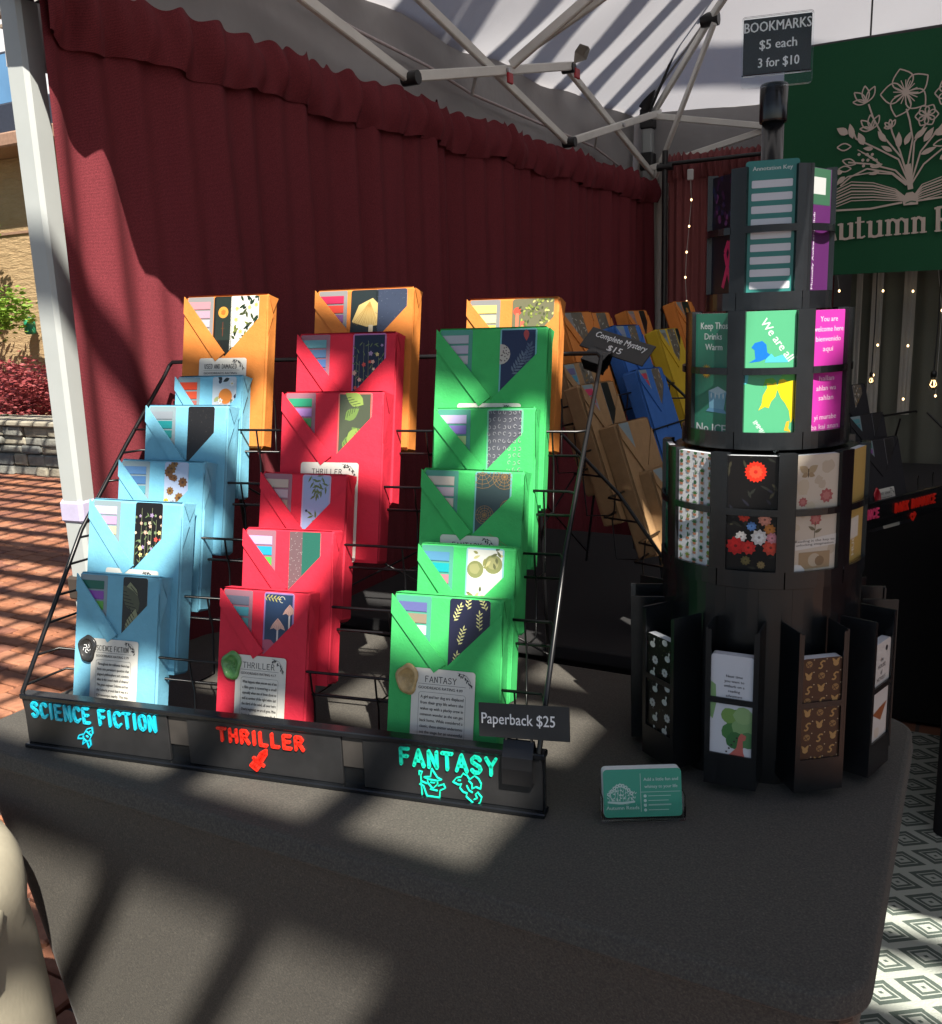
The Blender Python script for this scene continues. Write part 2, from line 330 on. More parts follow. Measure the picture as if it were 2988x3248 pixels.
class Art:
    """flat print on a card: x to the right, z up, the face looks along -y"""
    def __init__(s, w, h, base=(1, 1, 1), rnd=0, thick=.0006, edge=None, y=0):
        s.w, s.h, s.y = w, h, y; s.mb = MB(); s.n = 0; s.rnd = rnd
        out = s.rrect(0, 0, w, h, rnd); n = len(out)
        vs = [(a, y, b) for a, b in out] + [(a, y + thick, b) for a, b in out]
        s.mb.add(vs, [list(range(n))], base); e = edge or base
        s.mb.add(vs, [list(range(2 * n - 1, n - 1, -1))] + [[i, n + i, n + (i + 1) % n, (i + 1) % n] for i in range(n)], e)
    def rrect(s, x0, z0, x1, z1, r):
        if r <= 0: return [(x0, z0), (x1, z0), (x1, z1), (x0, z1)]
        o = []
        for cx, cz, a in ((x1 - r, z0 + r, -pi / 2), (x1 - r, z1 - r, 0), (x0 + r, z1 - r, pi / 2), (x0 + r, z0 + r, pi)):
            for k in range(5): o.append((cx + r * cos(a + k * pi / 8), cz + r * sin(a + k * pi / 8)))
        return o
    def poly(s, pts, col, clip=None):
        x0, z0, x1, z1 = clip or (0.0003, 0.0003, s.w - .0003, s.h - .0003)
        for ax, lim, sg in ((0, x0, 1), (0, x1, -1), (1, z0, 1), (1, z1, -1)):
            o = []; L = len(pts)
            for i in range(L):
                a, b = pts[i], pts[(i + 1) % L]; ia = (a[ax] - lim) * sg >= 0; ib = (b[ax] - lim) * sg >= 0
                if ia: o.append(a)
                if ia != ib:
                    tt = (lim - a[ax]) / (b[ax] - a[ax]); o.append((a[0] + (b[0] - a[0]) * tt, a[1] + (b[1] - a[1]) * tt))
            pts = o
            if len(pts) < 3: return
        s.n += 1; yy = s.y - .00012 - s.n * 4e-6
        ar = sum(pts[i][0] * pts[(i + 1) % len(pts)][1] - pts[(i + 1) % len(pts)][0] * pts[i][1] for i in range(len(pts)))
        if ar < 0: pts = pts[::-1]
        s.mb.add([(a, yy, b) for a, b in pts], [list(range(len(pts)))], col)
    def rect(s, x0, z0, x1, z1, col, r=0): s.poly(s.rrect(x0, z0, x1, z1, r), col)
    def disc(s, x, z, r, col, n=14, sx=1): s.poly([(x + r * sx * cos(2 * pi * k / n), z + r * sin(2 * pi * k / n)) for k in range(n)], col)
    def line(s, pts, w, col):
        for (a, b), (c, d) in zip(pts, pts[1:]):
            L = math.hypot(c - a, d - b) or 1; nx, nz = -(d - b) / L * w / 2, (c - a) / L * w / 2
            s.poly([(a - nx, b - nz), (c - nx, d - nz), (c + nx, d + nz), (a + nx, b + nz)], col)
    def leaf(s, x, z, ang, L, wd, col):
        pts = []
        for k in range(6): u = k / 5; pts.append((u * L, sin(pi * u ** .8) * wd / 2))
        for k in range(4, 0, -1): u = k / 5; pts.append((u * L, -sin(pi * u ** .8) * wd / 2))
        c_, s_ = cos(ang), sin(ang); s.poly([(x + a * c_ - b * s_, z + a * s_ + b * c_) for a, b in pts], col)
    def sprig(s, x, z, ang, L, col, n=6, lw=.0016, ll=.006):
        c_, s_ = cos(ang), sin(ang); s.line([(x, z), (x + L * c_, z + L * s_)], .0005, col)
        for k in range(n):
            u = (k + .5) / n * L; sg = 1 if k % 2 else -1
            s.leaf(x + u * c_, z + u * s_, ang + sg * .9, ll, lw, col)
        s.leaf(x + L * c_, z + L * s_, ang, ll, lw, col)
    def flower(s, x, z, r, col, cen=None, n=6, rng=random):
        a0 = rng.random() * 6
        for k in range(n): s.leaf(x, z, a0 + 2 * pi * k / n, r, r * .75, col)
        if cen: s.disc(x, z, r * .28, cen, 8)
    def text(s, body, x, z, size, col, align='c', width=None, rot=0, sz=None):
        vs, fs, x0, x1, y0, y1 = text_geo(body); k = size; kx = size
        if width: kx = width / (x1 - x0)
        off = {'c': (x0 + x1) / 2, 'l': x0, 'r': x1}[align]; s.n += 1; yy = s.y - .00012 - s.n * 4e-6
        c_, s_ = cos(rot), sin(rot); o = []
        for a, b, _ in vs:
            a = (a - off) * kx; b = b * k; o.append((x + a * c_ - b * s_, yy, z + a * s_ + b * c_))
        s.mb.add(o, fs, col); e = size * .035
        s.mb.add([(p_ + e * c_, q_ - 2e-6, r_ + e * s_) for p_, q_, r_ in o], fs, col)
    def serif(s, word, x, z, hh, width, col, sw=None):
        wd = {'I': .32, ' ': .45, 'M': 1.05}; tot = sum(wd.get(c, .78) + .26 for c in word) - .26; k = width / tot; x = x - width / 2; sw = sw or hh * .13
        for c_ in word:
            w = wd.get(c_, .78) * k
            if c_ != ' ':
                for pl in LET[c_]:
                    pts = [(x + a * w, z + b * hh) for a, b in pl]; s.line(pts, sw, col)
                    for (a, b), q in ((pl[0], pts[0]), (pl[-1], pts[-1])):
                        if b in (0, 1) and c_ not in 'OGS': s.line([(q[0] - w * .16, q[1]), (q[0] + w * .16, q[1])], sw * .6, col)
            x += w + .26 * k
    def blob(s, x, z, r, col, rng, n=12, j=.35):
        s.poly([(x + r * (1 - j * rng.random()) * cos(2 * pi * k / n), z + r * (1 - j * rng.random()) * sin(2 * pi * k / n)) for k in range(n)], col)

# ---------------------------------------------------------------- print designs for bookmarks
C = srgb
def art_fill(a, kind, rng, sc=1.0):
    w, h = a.w, a.h
    U = lambda lo=0, hi=1: rng.uniform(lo, hi)
    if kind == 'leaves_white':
        for _ in range(46):
            a.leaf(U(0, w), U(0, h), U(0, 6.3), U(.008, .014), .0042, C(*rng.choice([(70, 80, 50), (40, 60, 40), (120, 130, 60), (30, 45, 35)])))
        for _ in range(8): a.flower(U(0, w), U(0, h), .004, C(225, 215, 130), C(190, 170, 80), rng=rng)
    elif kind == 'orange_dot':
        a.rect(w * .1, h * .45, w * .9, h * .99, C(42, 52, 46))
        a.disc(w * .5, h * .80, .009, C(225, 160, 70), 18); a.blob(w * .5, h * .80, .005, C(190, 120, 50), rng)
        a.line([(w * .5, h * .68), (w * .5, h * .5)], .001, C(120, 60, 40)); a.line([(w * .4, h * .6), (w * .6, h * .6)], .0008, C(90, 70, 40))
    elif kind == 'speckle':
        for _ in range(170): a.disc(U(0, w), U(0, h), U(.0003, .0009), C(*rng.choice([(110, 120, 140), (80, 90, 110), (60, 66, 84)])), 5)
    elif kind == 'charcoal':
        for _ in range(90): a.disc(U(0, w), U(0, h), U(.0004, .0012), C(*rng.choice([(52, 52, 54), (64, 62, 60), (44, 44, 46)])), 6)
    elif kind == 'mushroom_pale':
        a.poly([(w * .05, h * .62), (w * .3, h * .82), (w * .8, h * .9), (w * 1.1, h * .8), (w * 1.1, h * .58), (w * .6, h * .56)], C(228, 200, 130))
        for k in range(14): a.line([(w * .7, h * .86), (w * (.1 + k * .07), h * (.60 - .01 * (k % 3)))], .0006, C(190, 150, 80))
        a.rect(w * .68, h * .3, w * .84, h * .58, C(235, 225, 190))
    elif kind == 'wild_navy' or kind == 'wild_black':
        for k in range(7):
            x = w * (k + .5) / 7 + U(-.002, .002); a.line([(x, 0), (x + U(-.003, .003), h * U(.6, .95))], .0005, C(150, 160, 120))
            for j in range(9):
                z = h * (.12 + j * .09) + U(-.003, .003)
                c = rng.choice([(235, 215, 190), (230, 190, 170), (215, 90, 80), (240, 225, 150), (170, 150, 190), (130, 150, 110)])
                if rng.random() < .55: a.flower(x + U(-.002, .002), z, U(.0022, .0042), C(*c), rng=rng, n=5)
                else: a.leaf(x, z, U(.3, 2.8), .008, .0018, C(110, 130, 90))
    elif kind == 'monstera':
        for (x, z, r, an) in ((.75, .86, .022, 2.6), (.2, .7, .018, .6), (.25, .3, .024, 1.2), (.85, .45, .02, 2.4), (.6, .6, .02, 4.2)):
            g = C(*rng.choice([(150, 175, 90), (190, 205, 130), (120, 150, 80)]))
            a.leaf(w * x, h * z, an, r * 1.5, r * .9, g)
            for k in range(5): a.line([(w * x + cos(an) * r * .25 * k, h * z + sin(an) * r * .25 * k), (w * x + cos(an) * r * .25 * (k + 1) + cos(an + 1.2) * r * .4, h * z + sin(an) * r * .25 * (k + 1) + sin(an + 1.2) * r * .4)], .0009, C(70, 85, 60))
    elif kind == 'monstera_dark':
        for (x, z, r, an) in ((.3, .95, .028, -1.5), (.65, .62, .03, 2.2), (.35, .3, .03, 1.4), (.8, .2, .02, 1.8)):
            g = C(*rng.choice([(150, 155, 120), (110, 115, 90), (90, 95, 75)]))
            a.leaf(w * x, h * z, an, r * 1.5, r * .8, g)
            for k in range(6):
                q = r * .22 * k; a.line([(w * x + cos(an) * q, h * z + sin(an) * q), (w * x + cos(an) * (q + r * .3) + cos(an + 1.3) * r * .4, h * z + sin(an) * (q + r * .3) + sin(an + 1.3) * r * .4)], .0012, C(45, 45, 42))
    elif kind == 'olive':
        for (x, z, an) in ((.3, 1.0, -1.2), (.75, 1.02, -2.0), (.95, .9, -2.5), (.15, .35, .5), (.6, .3, .9), (.2, .12, .3), (.9, .45, 2.6)):
            a.sprig(w * x, h * z, an, .026, C(110, 130, 75), 6, .0028, .010)
        a.disc(w * .18, h * .6, .002, C(60, 60, 80), 6)
        for k in range(5): a.disc(U(0, w), h * rng.choice([.2, .25, .85]), .0025, C(210, 205, 120), 8)
    elif kind == 'glitter_split':
        a.rect(0, 0, w * .42, h, C(120, 95, 100)); a.rect(w * .42, 0, w, h, C(45, 110, 95))
        for _ in range(90): a.disc(U(0, w * .42), U(0, h), .0005, C(200, 190, 190), 5)
        for _ in range(60): a.disc(U(w * .45, w), U(0, h), .0006, C(60, 125, 108), 5)
    elif kind == 'mushroom_navy':
        a.sprig(w * .0, h * .95, -.1, .02, C(190, 180, 100), 8, .0018, .006)
        a.line([(w * .6 + .004 * cos(q), h * .93 + .004 * sin(q)) for q in [k * .5 for k in range(11)]], .0008, C(210, 210, 190))
        for (x, z, r) in ((.48, .62, .011), (.86, .78, .010)):
            x *= w; z *= h
            a.rect(x - .0012, z - .020, x + .0012, z, C(225, 215, 215))
            a.poly([(x - r, z - .001), (x - r * .7, z + r * .5), (x - r * .2, z + r * 1.1), (x, z + r * 1.3), (x + r * .3, z + r), (x + r * .8, z + r * .4), (x + r, z - .001), (x + r * .4, z + .001), (x, z - .002), (x - r * .5, z + .001)], C(222, 178, 165))
            for k in range(6): a.line([(x, z + r * 1.2), (x - r * .8 + k * r * .32, z + .001)], .0004, C(180, 130, 125))
        a.blob(w * .15, h * .42, .012, C(190, 90, 120), rng, j=.15)
    elif kind == 'leaves_navy':
        for (x, z, an) in ((.15, .3, 1.4), (.25, .55, 1.3), (.12, .78, 1.2), (.6, .45, 1.2), (.75, .7, 1.6), (.85, .35, 1.9), (.45, .9, 1.5), (.3, .1, .8), (.6, .15, 1.2), (.9, .9, 2)):
            a.sprig(w * x, h * z, an, .020, C(215, 215, 150), 9, .0018, .0055)
    elif kind == 'pears':
        for (x, z, r) in ((.25, .78, .011), (.72, .84, .012), (.2, .35, .010), (.7, .4, .01)):
            a.disc(w * x, h * z, r, C(140, 145, 95), 18); a.blob(w * x - .001, h * z + .001, r * .7, C(165, 165, 115), rng, j=.2)
        for _ in range(34): a.leaf(U(0, w), U(0, h), U(0, 6), U(.007, .012), .0036, C(*rng.choice([(150, 150, 90), (105, 110, 75), (200, 195, 140), (80, 90, 70)])))
    elif kind == 'mandala':
        g = C(175, 135, 80)
        for (x, z, r) in ((.2, 1.0, .022), (.8, .95, .016), (.95, .62, .012), (.3, .55, .012), (.7, .3, .016), (.15, .2, .014)):
            x *= w; z *= h
            for q in (1, .75, .5, .25): a.line([(x + r * q * cos(k * pi / 8), z + r * q * sin(k * pi / 8)) for k in range(17)], .0005, g)
            for k in range(12): a.line([(x, z), (x + r * cos(k * pi / 6), z + r * sin(k * pi / 6))], .0004, g)
    elif kind == 'damask':
        for i in range(7):
            for j in range(13):
                x = w * (i + .5) / 7; z = h * (j + .5) / 13; a0 = U(0, 6)
                a.line([(x + .0026 * (1 - k / 9) * cos(a0 + k * .8), z + .0034 * (1 - k / 9) * sin(a0 + k * .8)) for k in range(7)], .0007, C(170, 172, 178))
    elif kind == 'fern_navy':
        a.disc(w * .02, h * .72, .014, C(205, 200, 190), 16)
        for k in range(16): a.disc(U(.0, w * .25), h * U(.64, .8), .0012, C(120, 110, 110), 5)
        a.sprig(w * .35, h * .5, 1.0, .030, C(110, 125, 145), 12, .003, .009); a.sprig(w * .7, h * .6, 1.3, .026, C(90, 105, 130), 12, .003, .008)
        a.leaf(w * .7, h * .99, -1.5, .016, .008, C(190, 80, 80)); a.poly([(w * .3, h * .42), (w * .55, h * .48), (w * .8, h * .40)], C(220, 215, 205))
    elif kind == 'foliage_red':
        a.disc(w * .12, h * .86, .006, C(220, 90, 70), 12); a.rect(w * .08, h * .62, w * .16, h * .84, C(225, 130, 100)); a.rect(w * .2, h * .55, w * .3, h * .75, C(215, 110, 90))
        for _ in range(110): a.leaf(U(w * .2, w), U(h * .4, h), U(0, 6), U(.004, .007), .003, C(*rng.choice([(170, 180, 90), (130, 145, 70), (205, 205, 130), (100, 110, 60), (80, 85, 60)])))
    elif kind == 'sunflower':
        for _ in range(15):
            x, z = U(0, w), U(0, h); c = rng.choice([(140, 100, 50), (120, 80, 45), (215, 190, 60)])
            a.flower(x, z, U(.005, .0085), C(*c), C(80, 55, 40), 9, rng)
    elif kind == 'citrus':
        a.disc(w * .55, h * .76, .012, C(235, 140, 60), 18); a.disc(w * .2, h * .3, .012, C(235, 150, 60), 18)
        for _ in range(22): a.leaf(U(0, w), U(0, h), U(0, 6), U(.008, .015), .006, C(*rng.choice([(60, 70, 90), (90, 110, 70), (180, 185, 130), (50, 60, 60)])))
        for _ in range(8): a.flower(U(0, w), U(0, h), .005, C(235, 235, 235), C(220, 190, 90), rng=rng)
    elif kind == 'botanic':
        for _ in range(50): a.leaf(U(0, w), U(0, h), U(0, 6), U(.006, .014), .003, C(*rng.choice([(210, 205, 195), (90, 90, 90), (185, 140, 60), (60, 60, 62), (230, 225, 215)])))
    elif kind == 'cactus':
        for i in range(5):
            for j in range(12):
                x = w * (i + .5) / 5 + (.000 if j % 2 else .0); z = h * (j + .4) / 12 + (.0045 if i % 2 else 0); g = C(*rng.choice([(70, 120, 70), (60, 105, 75), (140, 160, 60), (90, 135, 90)]))
                a.poly([(x - .0022, z), (x + .0022, z), (x + .0028, z + .003), (x - .0028, z + .003)][::1], C(205, 140, 110))
                k = rng.randint(0, 3)
                if k == 0: a.disc(x, z + .0058, .0026, g, 10)
                elif k == 1:
                    for q in range(5): a.leaf(x, z + .003, .5 + q * .55, .0055, .0015, g)
                elif k == 2: a.rect(x - .0008, z + .003, x + .0008, z + .009, g); a.line([(x, z + .005), (x + .0026, z + .005), (x + .0026, z + .008)], .0012, g)
                else: a.disc(x, z + .005, .0022, g, 9, .8); a.disc(x + .001, z + .0075, .0014, g, 8)
    elif kind == 'dark_floral':
        for _ in range(40): a.leaf(U(0, w), U(0, h), U(0, 6), U(.006, .014), .003, C(*rng.choice([(40, 42, 38), (58, 56, 44), (35, 35, 45)])))
        a.flower(w * .55, h * .87, .0125, C(225, 50, 30), None, 18, rng); a.flower(w * .55, h * .87, .008, C(245, 80, 50), C(200, 40, 30), 12, rng)
        for (x, z, r, c) in ((.35, .5, .007, (215, 60, 40)), (.75, .48, .008, (225, 150, 130)), (.5, .42, .006, (90, 130, 190)), (.85, .40, .007, (205, 130, 60)), (.65, .33, .010, (235, 230, 225)), (.3, .33, .007, (220, 215, 210)), (.2, .25, .0115, (200, 35, 35)), (.45, .24, .009, (215, 50, 45)), (.88, .25, .010, (220, 80, 60)), (.9, .33, .007, (230, 150, 160)), (.4, .13, .006, (110, 100, 60)), (.7, .1, .005, (140, 120, 80))):
            a.flower(w * x, h * z, r, C(*c), None, 9, rng); a.flower(w * x, h * z, r * .6, C(*[min(255, int(q * 1.12)) for q in c]), C(*[int(q * .7) for q in c]), 7, rng)
    elif kind == 'vintage':
        for k in range(14): a.blob(U(0, w), U(0, h), U(.004, .011), C(*rng.choice([(215, 200, 175), (222, 208, 188), (205, 190, 168)])), rng)
        for sg in (-1, 1): a.leaf(w * .3, h * .86, pi / 2 - sg * 1.0, .014, .009, C(185, 165, 130)); a.leaf(w * .3, h * .85, -pi / 2 + sg * 1.2, .009, .006, C(175, 150, 115))
        a.line([(w * .3, h * .82), (w * .3, h * .89)], .0012, C(90, 75, 60))
        for (x, z, r) in ((.72, .66, .009), (.2, .62, .006), (.5, .47, .008)): a.flower(w * x, h * z, r, C(185, 100, 100), C(150, 70, 75), 9, rng); a.flower(w * x, h * z, r * .6, C(205, 130, 125), None, 7, rng)
        a.line([(w * .5, h * .45), (w * .48, h * .3)], .0008, C(110, 100, 70)); a.leaf(w * .49, h * .38, 2.6, .010, .004, C(130, 120, 95)); a.leaf(w * .49, h * .36, .4, .010, .004, C(130, 120, 95))
        a.poly([(0, h * .22), (0, h * .30), (w * .4, h * .31), (w, h * .34), (w, h * .25), (w * .5, h * .235)], C(238, 234, 226))
        a.text('Reading is the key to', w * .5, h * .285, .004, C(60, 55, 50), width=w * .88); a.text('unlocking imagination', w * .5, h * .255, .004, C(60, 55, 50), width=w * .84)
        a.rect(w * .15, h * .06, w * .85, h * .2, C(180, 155, 120)); a.disc(w * .5, h * .13, .008, C(205, 190, 165), 14); a.disc(w * .62, h * .12, .006, C(150, 125, 95), 12); a.disc(w * .1, h * .02, .012, C(240, 240, 238), 12)
    elif kind == 'ducks':
        for _ in range(120): a.disc(U(0, w), U(0, h), U(.0003, .0008), C(*rng.choice([(150, 160, 120), (120, 60, 70), (90, 100, 80), (160, 160, 160)])), 5)
        for j in range(7):
            for i in range(2):
                x = w * (.28 + .48 * i) + (.003 if j % 2 else -.002); z = h * (j + .35) / 7 + (.008 if i else 0)
                if (i + j) % 3 == 2: a.flower(x, z, .006, C(215, 215, 215), C(150, 150, 150), 9, rng)
                else:
                    a.disc(x, z, .0040, C(225, 225, 222), 12, 1.25); a.line([(x + .002, z), (x + .003, z + .007)], .0018, C(225, 225, 222)); a.disc(x + .0032, z + .0075, .0016, C(225, 225, 222), 8)
    elif kind == 'dino':
        a.poly([(0, h * .42), (0, h * .75), (w * .12, h * .72), (w * .14, h * .55), (w * .06, h * .4)], C(150, 190, 130))
        for (x, z, r, c) in ((.62, .42, .014, (120, 165, 90)), (.5, .3, .012, (90, 145, 85)), (.8, .36, .015, (150, 190, 130)), (.62, .22, .012, (75, 130, 80)), (.9, .24, .011, (100, 150, 100)), (.45, .45, .010, (140, 180, 100)), (.78, .46, .012, (165, 200, 140))): a.blob(w * x, h * z, r, C(*c), rng, j=.15)
        pk = C(222, 120, 110)
        a.poly([(w * .25, 0), (w * .35, h * .06), (w * .5, h * .10), (w * .64, h * .16), (w * .68, h * .26), (w * .74, h * .30), (w * .86, h * .28), (w * .84, h * .24), (w * .78, h * .23), (w * .8, h * .12), (w * .86, h * .06), (w * .78, h * .07), (w * .72, h * .0)], pk)
        for k in range(6): a.disc(w * (.34 + .06 * k), h * (.075 + .035 * k), .0013, C(70, 60, 60), 6)
        a.rect(0, 0, w, h * .02, C(150, 180, 120))
        for k, s_ in enumerate(('Next time', 'you want to', 'embark on a', 'reading', 'adventure')): a.text(s_, w * .55, h * (.80 - .045 * k), .0046, C(50, 50, 55))
    elif kind == 'cats_brown':
        for j in range(9):
            for i in range(3):
                x = w * (i + .5) / 3 + U(-.001, .001); z = h * (j + .5) / 9; g = C(190, 150, 95)
                k = (i + j) % 3
                if k == 0: a.line([(x - .004, z - .004), (x - .001, z - .005), (x + .001, z - .002), (x - .002, z + .001), (x + .001, z + .004), (x + .004, z + .003)], .0019, g)
                elif k == 1: a.disc(x, z, .0035, g, 10); a.leaf(x, z, 1.0, .008, .0035, g); a.leaf(x, z, 2.2, .008, .0035, g)
                else: a.disc(x, z + .001, .0042, C(160, 125, 80), 9); a.line([(x - .003, z - .001), (x + .003, z + .002)], .0012, C(96, 66, 48)); a.line([(x - .003, z + .003), (x + .002, z - .004)], .0010, C(96, 66, 48))
                a.disc(x + .006, z + .006, .0008, C(210, 190, 160), 6)
    elif kind == 'annotation':
        a.text('Annotation Key', w * .5, h * .93, .0062, C(225, 235, 232), width=w * .74)
        for k in range(10): z = h * (.86 - .092 * k); a.rect(w * .12, z - h * .054, w * .88, z, C(236, 238, 246), .0012)
    elif kind == 'ribbon':
        for _ in range(26): a.blob(U(0, w), h * U(.6, 1), .004, C(*rng.choice([(60, 30, 70), (110, 60, 110), (40, 40, 80)])), rng)
        pk = C(225, 50, 110); a.line([(w * .55, h * .1), (w * .85, h * .38), (w * .75, h * .47), (w * .62, h * .38), (w * .9, h * .1)], .0065, pk)
    elif kind == 'purple_text':
        a.rect(0, h * .72, w * .9, h, C(60, 105, 80)); a.rect(w * .1, h * .8, w * .7, h * .93, C(200, 205, 205))
        a.text('Mutually Awkward Club', w * .3, h * .06, .006, C(225, 215, 235), 'l', width=h * .6, rot=pi / 2)
    elif kind == 'no_ice':
        wt = C(228, 238, 236)
        a.text('Keep Those', w * .58, h * .875, .0110, wt, width=w * .82); a.text('Drinks', w * .52, h * .79, .0105, wt); a.text('Warm', w * .54, h * .705, .0105, wt)
        x, z = w * .35, h * .53
        for k in range(16): a.leaf(x, z, k * pi / 8, .0085, .0022, C(225, 165, 40))
        a.disc(x, z, .0052, C(250, 205, 70), 16)
        a.poly([(w * .45, h * .22), (w * .85, h * .22), (w * .92, h * .37), (w * .68, h * .41), (w * .42, h * .37)], C(130, 185, 215))
        a.poly([(w * .42, h * .37), (w * .68, h * .34), (w * .92, h * .37), (w * .68, h * .41)], C(190, 220, 235)); a.poly([(w * .35, h * .20), (w * .95, h * .19), (w * .85, h * .225), (w * .45, h * .23)], C(110, 165, 205))
        for k in range(4): a.leaf(w * (.5 + .11 * k), h * .36, -pi / 2, .008, .002, C(225, 240, 248))
        a.text('No ICE', w * .5, h * .025, .0150, wt, width=w * .82)
    elif kind == 'worldmap':
        P_ = lambda pts, c: a.poly([(w * q0, h * q1) for q0, q1 in pts], C(*c))
        P_([(.10, .60), (.22, .63), (.20, .70), (.14, .72), (.20, .755), (.34, .77), (.42, .74), (.44, .68), (.50, .66), (.42, .63), (.30, .61)], (20, 125, 225)); P_([(.42, .63), (.52, .67), (.58, .64), (.72, .66), (.82, .63), (.86, .60), (.6, .60), (.4, .60)], (90, 205, 230)); P_([(0, .56), (.06, .54), (.10, .50), (.08, .44), (0, .42)], (90, 205, 215))
        P_([(.30, .22), (.36, .27), (.38, .34), (.46, .40), (.44, .45), (.54, .46), (.62, .45), (.66, .40), (.62, .33), (.54, .29), (.50, .24), (.42, .25)], (238, 215, 40)); P_([(.38, .40), (.42, .47), (.56, .48), (.64, .45), (.56, .43), (.46, .44)], (110, 195, 60)); P_([(.64, .40), (.68, .46), (.80, .50), (1, .50), (1, .18), (.92, .12), (.88, .22), (.80, .28), (.72, .32), (.68, .36)], (248, 222, 30)); P_([(.66, .46), (.78, .52), (1, .53), (1, .46), (.84, .45), (.76, .47)], (100, 205, 90)); P_([(.80, .06), (.84, .13), (.90, .14), (.88, .08), (.93, .05)], (245, 190, 50)); P_([(.64, .01), (.72, .045), (.86, .04), (.88, .01)], (235, 95, 45))
        a.text('We are all', w * .56, h * .76, .0130, C(230, 245, 240), rot=-.95); a.text('IMMIGRANTS', w * .42, h * .0, .0075, C(230, 245, 240), rot=-.95)
    elif kind == 'welcome':
        for k, s_ in enumerate(('You are', 'welcome here', 'bienvenido', 'aqui', '', 'karşılama', 'hallan', 'ahlan wa', 'sahlan', '', 'yi murabe', 'ba kai anan')):
            if s_: a.text(s_, w * .5, h * (.91 - .078 * k), .0084, C(245, 200, 230), width=min(w * .86, len(s_) * .0042))
    elif kind == 'curl_up':
        for k, s_ in enumerate(('CURL UP', 'WITH A', 'BOOK')): a.text(s_, w * .5, h * (.53 - .07 * k), .0085, C(225, 238, 235), width=w * .8)
        for k in range(7): a.line([(w * .3 + .001 * k, h * .1), (w * .6, h * (.17 + .02 * k)), (w * .75, h * .2)], .0006, C(160, 205, 190))
        for k in range(7): a.line([(w * .3, h * (.6 + .03 * k)), (w * .8, h * (.7 + .04 * k))], .0007, C(140, 195, 180))
    elif kind == 'yellow_text':
        a.text('HUGS', w * .5, h * .2, .012, C(245, 240, 230), rot=pi / 2); a.rect(w * .2, h * .24, w * .7, h * .42, C(238, 232, 220))
    elif kind == 'white_text':
        for k, s_ in enumerate(('the', 'HOUSE', 'of', 'NOVELS')): a.text(s_, w * .5, h * (.82 - .06 * k), .007, C(60, 60, 62))
        a.disc(w * .75, h * .92, .0035, C(50, 50, 55), 10); a.poly([(w * .1, h * .35), (w * .6, h * .25), (w * .95, h * .4), (w * .5, h * .38)], C(170, 100, 60)); a.blob(w * .4, h * .15, .009, C(225, 215, 200), rng)

BASE = dict(leaves_white=(240, 240, 232), orange_dot=(30, 34, 32), speckle=(64, 74, 96), charcoal=(36, 36, 38), mushroom_pale=(44, 54, 56), wild_navy=(34, 46, 72), wild_black=(28, 26, 28),
            monstera=(84, 92, 74), monstera_dark=(52, 52, 50), olive=(170, 195, 238), glitter_split=(90, 100, 95), mushroom_navy=(44, 66, 100), leaves_navy=(38, 40, 66), pears=(225, 228, 222),
            mandala=(62, 82, 84), damask=(92, 94, 104), fern_navy=(42, 56, 92), foliage_red=(120, 118, 92), sunflower=(190, 205, 235), citrus=(205, 215, 225), botanic=(120, 112, 100),
            cactus=(238, 238, 242), dark_floral=(16, 14, 15), vintage=(222, 210, 192), ducks=(20, 20, 20), dino=(236, 238, 246), cats_brown=(80, 54, 40), annotation=(58, 142, 136), ribbon=(24, 22, 38),
            purple_text=(92, 40, 100), no_ice=(58, 136, 112), worldmap=(92, 190, 140), welcome=(205, 60, 170), curl_up=(20, 122, 96), yellow_text=(205, 172, 98), white_text=(232, 230, 226), plain_dark=(28, 28, 30))
def bookmark_mesh(kind, w, h, seed, thick=.0006, border=None, name='bookmark'):
    rng = random.Random(seed)
    a = Art(w, h, C(*(border or BASE[kind])), rnd=.0035, thick=thick, edge=(.48, .50, .54))
    if border:
        a.rect(.0022, .0022, w - .0022, h - .0022, C(*BASE[kind]))
    art_fill(a, kind, rng); return a.mb.mesh(name, True)

